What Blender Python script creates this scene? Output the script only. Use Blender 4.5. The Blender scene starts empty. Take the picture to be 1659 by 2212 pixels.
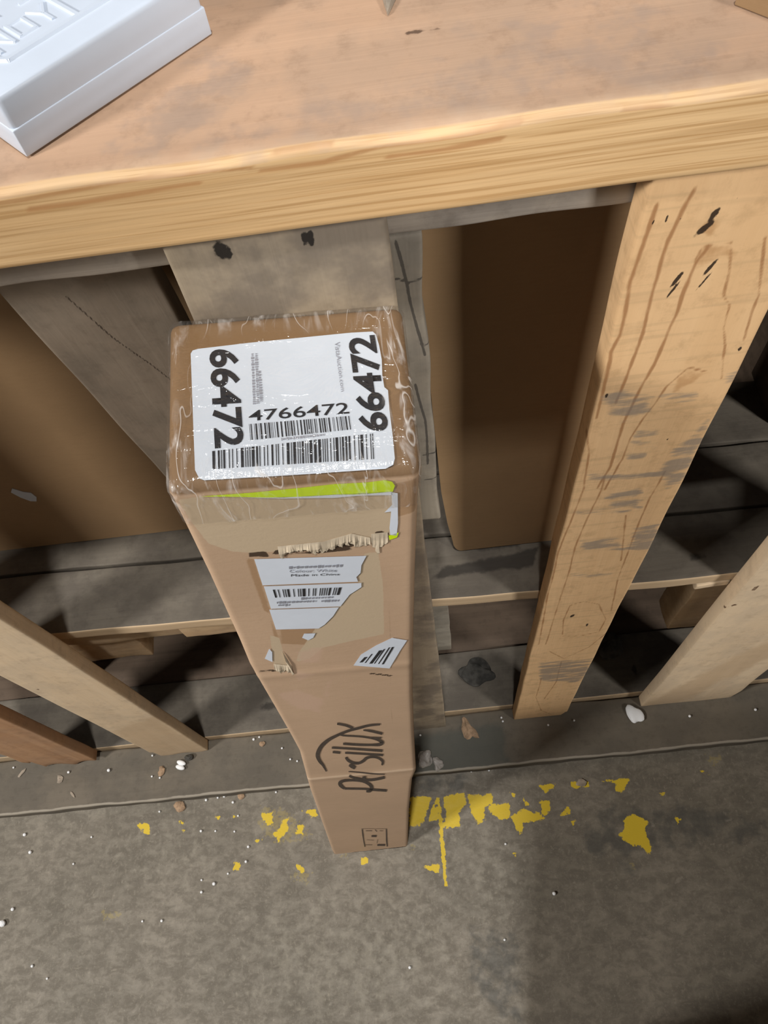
import bpy, bmesh, math, random
import numpy as np
from mathutils import Vector, Matrix

random.seed(7)
SC = bpy.context.scene
COL = SC.collection

# ---------------------------------------------------------------- camera
cd = bpy.data.cameras.new('camera')
cam = bpy.data.objects.new('camera', cd)
COL.objects.link(cam)
cd.sensor_fit = 'VERTICAL'
cd.sensor_height = 36.0
cd.lens = 1650.0 / 2212.0 * 36.0
cd.clip_start = 0.02
RX = (0.992125, -0.115609, -0.048192)
RY = (-0.079266, -0.877445, 0.473082)
RZ = (-0.096978, -0.465536, -0.879699)
cam.matrix_world = Matrix(((RX[0], -RX[1], -RX[2], 0.0),
                           (RY[0], -RY[1], -RY[2], 0.0),
                           (RZ[0], -RZ[1], -RZ[2], 1.36),
                           (0, 0, 0, 1)))
SC.camera = cam

# ---------------------------------------------------------------- world, lamps, exposure
world = bpy.data.worlds.new('warehouse_air')
SC.world = world
world.use_nodes = True
bg = world.node_tree.nodes['Background']
bg.inputs[0].default_value = (0.98, 0.98, 1.0, 1)
bg.inputs[1].default_value = 0.08

def lamp(name, loc, target, size, size_y, power, color):
    l = bpy.data.lights.new(name, 'AREA')
    l.shape = 'RECTANGLE'; l.size = size; l.size_y = size_y
    l.energy = power; l.color = color
    o = bpy.data.objects.new(name, l); COL.objects.link(o)
    o.location = loc
    o.rotation_euler = (Vector(target) - Vector(loc)).to_track_quat('-Z', 'Y').to_euler()
    return o

lamp('ceiling_lamp', (-1.87, -0.61, 2.20), (0.0, 0.3, 0.6), 0.30, 0.30, 60, (1.0, 0.965, 0.92))
lamp('ceiling_lamp', (1.95, -1.45, 2.50), (0.1, 0.3, 0.6), 0.34, 0.34, 74, (1.0, 0.965, 0.92))
lamp('ceiling_lamp', (-0.02, -1.0, 6.0), (0.0, 0.2, 0.3), 0.24, 0.24, 215, (1.0, 0.98, 0.95))

SC.view_settings.view_transform = 'Standard'
SC.view_settings.look = 'None'
SC.view_settings.gamma = 1.0
SC.view_settings.use_curve_mapping = False
SC.view_settings.exposure = -0.28
SC.render.film_transparent = False

# ---------------------------------------------------------------- measured outlines (metres, each in the plane of its own surface)
D={
'yellow':[[[-0.0727,0.1834],[-0.0376,0.182],[-0.0454,0.1643],[-0.0553,0.1435],[-0.0636,0.1378],[-0.0798,0.1386],[-0.0766,0.1635]],[[-0.0348,0.1725],[-0.0301,0.1449],[-0.0477,0.1429]],[[-0.0301,0.1794],[-0.0243,0.1789],[-0.0249,0.1266],[-0.0264,0.0883],[-0.0278,0.0444],[-0.0308,0.0447],[-0.0316,0.0819],[-0.0302,0.127]],[[-0.0162,0.1818],[0.0189,0.1823],[0.0185,0.164],[0.0035,0.1526],[0.0047,0.131],[-0.0261,0.1302],[-0.016,0.1508],[-0.0181,0.1655]],[[0.0223,0.1783],[0.0647,0.1762],[0.0626,0.1617],[0.0463,0.156],[0.0476,0.1379],[0.0315,0.1322],[0.0249,0.1543]],[[0.0547,0.1606],[0.0891,0.1593],[0.0876,0.1378],[0.0699,0.1341],[0.0567,0.1478]],[[0.0876,0.1378],[0.1103,0.1483],[0.1425,0.1364],[0.1431,0.1293],[0.1087,0.127],[0.1002,0.1102],[0.0929,0.1231]],[[0.1387,0.1583],[0.156,0.1586],[0.1549,0.1424],[0.1422,0.1347],[0.1406,0.1473]],[[0.1645,0.1327],[0.1839,0.1452],[0.1869,0.1353]],[[0.1835,0.1238],[0.1928,0.123],[0.1859,0.1166]],[[0.1428,0.1817],[0.1698,0.1818],[0.1668,0.1758],[0.1485,0.1702]],[[0.1929,0.1818],[0.2254,0.1813],[0.2229,0.1731],[0.1988,0.1728]],[[0.246,0.1794],[0.2919,0.1798],[0.2859,0.1701],[0.2738,0.1585],[0.2653,0.1629],[0.2695,0.1735]],[[0.4059,0.1808],[0.4252,0.1752],[0.4223,0.1719]],[[0.285,0.1253],[0.3058,0.1111],[0.2971,0.098],[0.3011,0.0838],[0.3017,0.0668],[0.2945,0.064],[0.2865,0.0766],[0.2689,0.0798],[0.2557,0.0947],[0.2671,0.1041],[0.2684,0.118]],[[0.0829,0.084],[0.0918,0.0815],[0.0857,0.078]],[[-0.0623,0.077],[-0.0378,0.0773],[-0.0391,0.0655],[-0.0519,0.0683]],[[0.0935,0.1753],[0.1044,0.1706],[0.0975,0.164]],[[0.1132,0.1662],[0.1209,0.1546],[0.1148,0.1526]],[[0.3496,0.1159],[0.3573,0.11],[0.3512,0.1035]],[[0.3327,0.1527],[0.3436,0.1509],[0.343,0.1488],[0.3339,0.1497]],[[-0.5493,0.1848],[-0.5287,0.183],[-0.5215,0.1755],[-0.522,0.1662],[-0.5313,0.168]],[[-0.3301,0.1803],[-0.3093,0.1818],[-0.3084,0.1565],[-0.3167,0.1606],[-0.324,0.1696]],[[-0.2931,0.1652],[-0.2821,0.1692],[-0.2844,0.1461],[-0.2935,0.142],[-0.3008,0.1328],[-0.3078,0.1482],[-0.2969,0.1539]],[[-0.2679,0.1579],[-0.2571,0.1569],[-0.2575,0.1421],[-0.27,0.1449]],[[-0.2583,0.1788],[-0.2346,0.1801],[-0.2315,0.1663],[-0.2423,0.168]],[[-0.3385,0.141],[-0.3277,0.1401],[-0.3349,0.1351]],[[-0.3761,0.1101],[-0.3653,0.1076],[-0.3652,0.0964],[-0.3759,0.098]],[[-0.2702,0.0963],[-0.2624,0.0972],[-0.2557,0.084],[-0.268,0.0866]],[[-0.4711,0.1819],[-0.4618,0.1803],[-0.4624,0.1763],[-0.4705,0.1777]],[[-0.4679,0.1681],[-0.4605,0.1667],[-0.4628,0.1623]],[[-0.4102,0.1831],[-0.4006,0.1823],[-0.4027,0.1784]],[[-0.3789,0.182],[-0.3716,0.1813],[-0.3726,0.1764]],[[-0.1638,0.0983],[-0.1516,0.0973],[-0.1523,0.0878],[-0.1627,0.0887]]],
'faint':[[[0.424,0.205],[0.4462,0.2029],[0.441,0.1848],[0.4236,0.1902]],[[0.2625,0.0517],[0.2763,0.0488],[0.2673,0.0413]],[[-0.0856,0.109],[-0.0724,0.1079],[-0.0751,0.0994]],[[-0.5981,0.0561],[-0.5585,0.0513],[-0.5649,0.0426],[-0.5823,0.0394],[-0.5936,0.0465]],[[-0.2037,0.1082],[-0.1844,0.1065],[-0.1866,0.0987]],[[-0.2732,0.0886],[-0.2453,0.0816],[-0.2563,0.0653],[-0.2805,0.0767]],[[-0.3294,0.1921],[-0.2855,0.1847],[-0.2398,0.1372],[-0.3044,0.1298],[-0.3331,0.1587]]],
'scuff':[[[-0.5728,0.1335],[-0.5438,0.1375],[-0.5471,0.1329],[-0.5799,0.1308]],[[-0.5447,0.1492],[-0.5192,0.1526],[-0.5226,0.1489]],[[-0.5087,0.161],[-0.4267,0.1242],[-0.4475,0.1034],[-0.5131,0.1154],[-0.5364,0.1369]],[[-0.0724,0.1272],[0.0024,0.1136],[0.0829,0.0721],[0.0734,0.0131],[-0.0188,0.0337],[-0.0683,0.0919]],[[-0.3325,0.0195],[-0.0516,0.0036],[-0.0473,-0.0839],[-0.1639,-0.1299],[-0.3327,-0.0812]],[[-0.2883,-0.0226],[-0.1859,-0.0305],[-0.2051,-0.1142],[-0.276,-0.1221]]],
'dirt':[[[0.197,0.1069],[0.2602,0.14],[0.3699,0.1299],[0.4873,0.0913],[0.4811,0.0714],[0.3556,0.0756],[0.2794,0.062],[0.2677,0.0429],[0.2077,0.0681]],[[-0.0713,0.2188],[0.0157,0.2181],[0.0384,0.1823],[-0.0625,0.188]],[[-0.0036,-0.0194],[0.0665,-0.0312],[0.0619,-0.1456],[0.0172,-0.1241],[-0.0163,-0.062]]],
'slabdirt':[[[-0.0754,0.2791],[0.0996,0.2849],[0.0968,0.2165],[0.0188,0.2092],[-0.0669,0.2026]]],  # darker greenish area of the base board right of the carton
'bf':[[-0.685,0.217],[-0.6486,0.2175],[-0.506,0.2],[-0.7424,0.184],[-0.7284,0.1549],[-0.65,0.1302],[-0.4069,0.1601],[-0.4317,0.1623],[-0.3773,0.2032],[-0.3682,0.1808],[-0.3742,0.1565],[-0.4244,0.2113],[-0.4042,0.2132],[-0.3929,0.2144],[-0.3024,0.2128],[-0.3503,0.1307],[-0.3541,0.1084],[-0.3842,0.0929],[-0.4283,0.087],[-0.4071,0.0797],[-0.4277,0.0691],[-0.7461,0.0699],[-0.5242,0.0347],[-0.4919,0.0328],[-0.7009,-0.0147],[-0.6739,-0.0338],[-0.0979,-0.0618],[0.1377,0.0206],[0.0735,0.0979],[0.1388,0.2171],[0.0632,0.2138],[0.0335,0.2151],[-0.6229,0.1697],[0.0513,-0.0362]],
'bs':[[-0.5889,0.2713],[-0.5129,0.2889],[-0.5114,0.2539],[-0.4974,0.2503],[-0.7629,0.2927],[-0.6612,0.2751],[-0.3239,0.3017],[-0.3337,0.2987],[-0.2843,0.279],[-0.2702,0.2591],[-0.2583,0.2549],[-0.0452,0.277],[-0.0482,0.2474],[0.0951,0.2925],[0.0965,0.2861],[0.2151,0.2756],[0.4047,0.2632],[0.5124,0.2629],[0.171,0.2723]],
'p1red':[[[0.1273,1.0992],[0.1266,1.0827],[0.1257,1.0659],[0.1247,1.0477],[0.1265,1.025],[0.1264,1.0067],[0.1237,0.993],[0.1247,0.9763],[0.1253,0.9493],[0.1255,0.9229]],[[0.1429,1.1049],[0.1405,1.0928],[0.1398,1.0841],[0.1383,1.0752],[0.138,1.0638],[0.1387,1.0535],[0.1386,1.0397],[0.1389,1.0273],[0.1398,1.0067],[0.1389,0.9901],[0.1382,0.975],[0.1372,0.9561],[0.1357,0.9375]],[[0.1603,1.0657],[0.1569,1.0565],[0.1565,1.0462],[0.1558,1.0333],[0.156,1.0195],[0.1546,1.0077],[0.1539,0.9925],[0.1531,0.9763],[0.15,0.9566],[0.1473,0.9318],[0.1451,0.9118],[0.1456,0.8858],[0.1465,0.8552],[0.1415,0.8229]],[[0.1726,1.0636],[0.1763,1.049],[0.1791,1.0291],[0.1849,1.0201],[0.1871,1.0016],[0.1932,0.9836],[0.2001,0.951]],[[0.1878,1.0687],[0.1992,1.0255],[0.1998,1.0115],[0.203,0.9883]],[[0.1204,0.9099],[0.1265,0.8802],[0.1308,0.8255]],[[0.1882,0.9608],[0.1756,0.9676],[0.1661,0.9503],[0.1626,0.9319],[0.1572,0.911],[0.1538,0.8916],[0.1536,0.864],[0.1479,0.8186]],[[0.1563,1.0586],[0.1572,1.0663],[0.1645,1.0688],[0.1714,1.0677]],[[0.1278,0.8653],[0.1304,0.8225],[0.1266,0.7623],[0.124,0.7088],[0.1239,0.6011],[0.1292,0.4365]],[[0.1447,0.8493],[0.1452,0.819],[0.1408,0.7719],[0.1383,0.717],[0.1388,0.6593],[0.1382,0.5766],[0.1381,0.4335]],[[0.191,0.8386],[0.1881,0.7972],[0.189,0.7154],[0.1918,0.6266],[0.1992,0.558],[0.2022,0.5312]],[[0.1742,0.7686],[0.181,0.7175],[0.1864,0.6728]],[[0.1551,0.465],[0.1503,0.5157],[0.1516,0.5642],[0.1655,0.5724],[0.184,0.5585],[0.2003,0.5044],[0.199,0.4607],[0.1767,0.4526],[0.1557,0.4596]],[[0.2131,0.4663],[0.1957,0.4024],[0.1682,0.3646],[0.1463,0.4023]],[[0.1465,0.2795],[0.1476,0.1696],[0.1639,0.0811],[0.1837,0.0429]],[[0.1658,0.353],[0.1706,0.2557],[0.1618,0.1551],[0.1981,0.1401]]],
'p1patch':[[[0.1557,1.0665],[0.1719,1.0685],[0.1759,1.0601],[0.1763,1.049],[0.1712,1.056],[0.1577,1.0502]],[[0.1689,0.9543],[0.1756,0.9676],[0.1886,0.9593],[0.1848,0.9495],[0.1725,0.9427]],[[0.1488,1.079],[0.157,1.083],[0.162,1.0804],[0.1594,1.0744]]],
'p1grey':[[[0.1263,0.9491],[0.1372,0.9561],[0.1486,0.9445],[0.1592,0.9391],[0.1595,0.9192],[0.1447,0.9136],[0.1296,0.9339]],[[0.1647,0.9396],[0.1868,0.9382],[0.1886,0.9315],[0.1703,0.932]],[[0.1548,0.9025],[0.1728,0.8986],[0.1745,0.8908],[0.1574,0.8946]],[[0.1567,0.8872],[0.1745,0.8813],[0.175,0.8744],[0.1616,0.8783]],[[0.1565,0.8715],[0.169,0.8677],[0.1689,0.8626],[0.159,0.8639]],[[0.1311,0.848],[0.1901,0.8354],[0.1919,0.8272],[0.1334,0.8397]],[[0.202,0.9536],[0.2089,0.9611],[0.2108,0.9458],[0.2044,0.9456]],[[0.2051,0.9025],[0.1996,0.8928],[0.1907,0.8659],[0.1868,0.8351],[0.1982,0.8094],[0.2087,0.8187],[0.2088,0.8777]],[[0.1419,0.7278],[0.1773,0.7243],[0.1844,0.6987],[0.1457,0.7091]],[[0.1864,0.7416],[0.207,0.7472],[0.2144,0.6906],[0.1839,0.7019],[0.189,0.7154]],[[0.1394,0.654],[0.1834,0.6433],[0.185,0.634],[0.1417,0.6463]],[[0.1359,0.3575],[0.2067,0.3508],[0.2117,0.2618],[0.1989,0.2372],[0.1478,0.2645]],[[0.1501,0.8156],[0.1765,0.8161],[0.1839,0.7788],[0.1541,0.7911]],[[0.1301,0.8485],[0.1876,0.8352],[0.1879,0.8287],[0.1334,0.8404]],[[0.1255,0.7908],[0.1766,0.7806],[0.1737,0.7713],[0.1302,0.7809]]],
'p1hole':[[[0.157,1.0879],0.0022,0.0042,0.3],[[0.155,1.0797],0.003,0.006,0.6],[[0.1499,1.0463],0.0016,0.007,0.4],[[0.1492,1.0378],0.001,0.008,0.4],[[0.1654,1.0514],0.0016,0.007,0.4],[[0.1651,1.0426],0.0008,0.008,0.4],[[0.1341,1.0891],0.001,0.0028,0],[[0.1279,1.0883],0.0006,0.0016,0],[[0.1412,1.087],0.0007,0.0016,0],[[0.1283,0.9479],0.0014,0.0026,0],[[0.2031,0.9797],0.0014,0.0026,0],[[0.1821,0.8844],0.0007,0.002,0],[[0.1654,1.0967],0.0006,0.0014,0],[[0.1589,0.529],0.0028,0.006,0.2],[[0.1805,0.4917],0.0016,0.006,0]],
'p2hole':[[[-0.0802,1.106],0.0035,0.0045,0],[[-0.0772,1.1021],0.0018,0.0022,0],[[-0.0392,1.1056],0.0016,0.0034,0],[[-0.0365,1.1072],0.0018,0.003,0],[[-0.0358,1.1019],0.0012,0.002,0]],
'p2red':[[[-0.0892,1.0882],0.003,0.0022,0]],
'tknot':[0.0325,0.3525],
'tcrack':[[[0.0166,0.3507],[0.023,0.352],[0.0316,0.3534]],[[0.0337,0.3536],[0.0401,0.3542],[0.0474,0.3541]],[[0.0048,0.3039],[0.0118,0.2986],[0.0207,0.2905]],[[-0.0071,0.3424],[0.002,0.3522],[0.0148,0.354]]],
'tgrey':[[[-0.0774,0.3588],[-0.0577,0.3505],[-0.0616,0.3209],[-0.0414,0.2945],[-0.077,0.2931],[-0.1114,0.2974],[-0.0973,0.329]],[[0.0096,0.3175],[0.0617,0.3318],[0.1215,0.3307],[0.1439,0.3051],[0.1302,0.2894],[0.0562,0.2972],[0.0175,0.2967]],[[0.0438,0.3503],[0.1055,0.349],[0.1418,0.3325],[0.0815,0.3303]],[[-0.0532,0.2822],[-0.0207,0.318],[0.0105,0.3061],[0.0171,0.2923],[-0.022,0.2873]]],
'tpatch':[[[-0.0674,0.402],[-0.0491,0.3971],[-0.0713,0.3738]],[[-0.0493,0.3085],[-0.033,0.3128],[-0.0212,0.3054],[-0.0334,0.2973]]],
'bstreak':[[[-0.1664,1.1515],[-0.1524,1.1511],[-0.1297,1.1521],[-0.0968,1.1546],[-0.0733,1.154],[-0.0525,1.1511]],[[-0.0509,1.1495],[-0.0234,1.1492],[0.0024,1.1535],[0.035,1.1541],[0.0595,1.1551]],[[-0.1529,1.1463],[-0.1245,1.1458],[-0.0976,1.1469],[-0.0774,1.1474]],[[0.1008,1.1543],[0.1194,1.1541]],[[-0.0433,1.1568],[-0.0184,1.1563]],[[0.0019,1.1474],[0.0252,1.1471],[0.0504,1.1486]]],
'white_scrap':[-0.4254,0.438,0.6757],
'boxw':[[-0.1504,0.3014],[-0.0713,0.373],[-0.1671,0.3266]],
'wtop':[[0.0112,0.3667,1.156],[0.0066,0.3863,1.156],[0.02,0.3828,1.156]],
'tr':[[0.1598,0.337,1.156],[0.1704,0.3241,1.156]],
'chips':{"a":[0.0371,0.2781,0.033],"b":[-0.471,0.2049,0.004],"c":[-0.3634,0.2131,0.004],"d":[-0.4956,0.2616,0.033],"peanut":[-0.4599,0.2711,0.034],"foam":[0.3151,0.2736,0.034],"pl1":[-0.0401,0.2373,0.03],"pl2":[-0.0199,0.2218,0.03],"w":[-0.7592,0.05,0.005],"chip2":[0.2116,0.1803,0.003],"blk":[-0.4497,0.2802,0.034],"ye":[-0.3188,0.29,0.034],"tr1":[-0.7472,0.2821,0.031],"tr2":[-0.6503,0.2376,0.031],"tr3":[-0.6758,0.2652,0.031]},
'cO':[-0.2086,0.1078,0.0099],
'cX':[0.9965,0.008,-0.0837],
'cZ':[0.0828,0.0785,0.9935],
'cL':1.0464,
'cleft':[[0.0013,0.0238],[0.0052,0.2658],[0.0081,0.4345],[0.0133,0.5852],[0.0106,0.6584],[0.008,0.7207],[0.0034,0.8209],[0.0039,0.8636],[0.0036,0.9593],[0.0023,1.0373],[0.0016,1.0443]],
'cright':[[0.1242,-0.0015],[0.1244,0.2769],[0.127,0.4371],[0.1308,0.4737],[0.127,0.6059],[0.1242,0.7311],[0.1235,0.8178],[0.1232,0.9379],[0.1236,1.0154],[0.1243,1.0425]],
'torn':[[[0.005,1.0418],[0.0159,1.043],[0.0534,1.0371],[0.09,1.0337],[0.1102,1.0315],[0.1098,0.9943],[0.1073,0.9858],[0.0976,0.9854],[0.0876,0.9915],[0.0719,0.9856],[0.0461,0.9844],[0.0321,0.9847],[0.0214,0.9886],[0.0109,0.9988],[0.0072,1.0201]],[[0.094,0.9741],[0.1016,0.9739],[0.1034,0.9355],[0.1027,0.8594],[0.0805,0.853],[0.0581,0.8449],[0.0474,0.8267],[0.0376,0.8236],[0.0412,0.8403],[0.0603,0.8874],[0.0797,0.9276],[0.0895,0.9338],[0.0881,0.9502]],[[0.0258,0.8745],[0.0312,0.8687],[0.0304,0.8385],[0.0332,0.81],[0.0204,0.8168]]],
'dark':[[[0.029,0.9858],[0.0399,0.9854],[0.0415,0.9789],[0.0296,0.9805]],[[0.0441,0.9842],[0.0596,0.9897],[0.0838,0.9907],[0.0916,0.9909],[0.0903,0.9836],[0.0857,0.9813],[0.0691,0.983],[0.0458,0.9819]]],
'darkline':[[[0.0445,0.9821],[0.0663,0.9804],[0.0861,0.9786]],[[0.0086,0.8113],[0.019,0.8116]],[[0.0188,0.8107],[0.0259,0.8118],[0.0314,0.8066]],[[0.0905,0.7873],[0.0983,0.7834],[0.1065,0.7784]],[[0.1017,0.9956],[0.1059,0.9935],[0.1079,0.9907]],[[0.0812,0.9911],[0.0878,0.994]],[[0.0462,0.9849],[0.0722,0.9886],[0.0927,0.9912]]],
'fold':[[[0.1076,0.9847],[0.1072,0.9223],[0.1066,0.7804]],[[0.1054,0.7786],[0.1061,0.6032]]],
'brown':[[[0.033,0.882],[0.0589,0.8788],[0.0484,0.8528],[0.032,0.8581]],[[0.0275,0.9803],[0.0319,0.9785],[0.0316,0.9429],[0.0315,0.904],[0.0274,0.9117],[0.0273,0.9555]],[[0.111,1.0404],[0.1224,1.0427],[0.1227,1.0128],[0.1126,1.0094]],[[0.0299,0.9008],[0.0312,0.8824],[0.0313,0.8575],[0.0279,0.874]]],
'pink':[[[0.0342,0.8097],[0.0478,0.7969],[0.0348,0.7843]],[[0.0396,0.8407],[0.06,0.8486],[0.0541,0.8197],[0.0404,0.8184]],[[0.0135,0.7605],[0.0309,0.7667],[0.0506,0.7395],[0.0437,0.7057],[0.0258,0.7229]],[[0.0525,0.761],[0.0595,0.7801],[0.0524,0.739]]],
'lab':[[[0.0322,0.9789],[0.0948,0.9719],[0.0914,0.9612],[0.0905,0.9521],[0.0878,0.9474],[0.0885,0.9414],[0.032,0.9472]],[[0.0325,0.9458],[0.0904,0.9394],[0.0902,0.9339],[0.0825,0.9252],[0.0782,0.9155],[0.0757,0.9099],[0.0323,0.915]],[[0.0311,0.914],[0.0746,0.9087],[0.0699,0.8962],[0.0634,0.8845],[0.059,0.8794],[0.0311,0.8837]]],
'labbar':[[0.0371,0.9411],[0.0793,0.9362],[0.0771,0.9266],[0.0371,0.9305]],
'labt1':[[0.0498,0.9603],[0.0767,0.9565],[0.077,0.9599],[0.0499,0.9637]],
'labt2':[[0.0499,0.9555],[0.0781,0.9521],[0.0783,0.9545],[0.0502,0.9582]],
'labdash':[[[0.05,0.9663],[0.0808,0.9633]],[[0.0525,0.9261],[0.072,0.9243]],[[0.0371,0.9235],[0.0613,0.9209]],[[0.0644,0.9203],[0.0753,0.919]],[[0.0374,0.9197],[0.0454,0.9187]]],
'labline':[[[0.0322,0.9675],[0.0914,0.9614]]],
'lab2':[[[0.0785,0.8085],[0.085,0.8281],[0.0965,0.8425],[0.1079,0.8533],[0.1186,0.8465],[0.1138,0.8294],[0.1054,0.7969]],[[0.0164,0.8362],[0.0221,0.8532],[0.0233,0.8469],[0.0209,0.8287]],[[0.0465,0.8667],[0.0486,0.8733],[0.0562,0.8722],[0.054,0.8651],[0.0502,0.8616]],[[0.1097,1.0339],[0.1129,1.0326],[0.1129,1.004],[0.1121,0.9912],[0.1087,0.9926],[0.1083,0.9997],[0.1094,1.0161],[0.1059,1.0158],[0.11,1.0224]],[[0.0338,1.0404],[0.0564,1.0371],[0.0813,1.0361],[0.1101,1.0345],[0.1101,1.0313],[0.0937,1.0332],[0.081,1.0331],[0.0563,1.0362]]],
'lab2bar':[[[0.0844,0.8137],[0.0885,0.8232]],[[0.0874,0.812],[0.093,0.8279]],[[0.0915,0.8097],[0.0996,0.8332]],[[0.0942,0.8091],[0.1023,0.8351]],[[0.0973,0.808],[0.1059,0.8373]],[[0.1004,0.8066],[0.1084,0.8374]]],
'lime':[[[0.0166,1.0439],[0.0409,1.0435],[0.0655,1.0442],[0.0819,1.045],[0.0983,1.0442],[0.1065,1.0449],[0.1102,1.043],[0.1116,1.0395],[0.1105,1.0342],[0.0937,1.0343],[0.0812,1.0358],[0.0688,1.0362],[0.0483,1.0382],[0.0363,1.0405]],[[0.1077,0.9919],[0.1133,0.9945],[0.1123,0.9893],[0.1081,0.9873]]],
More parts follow.
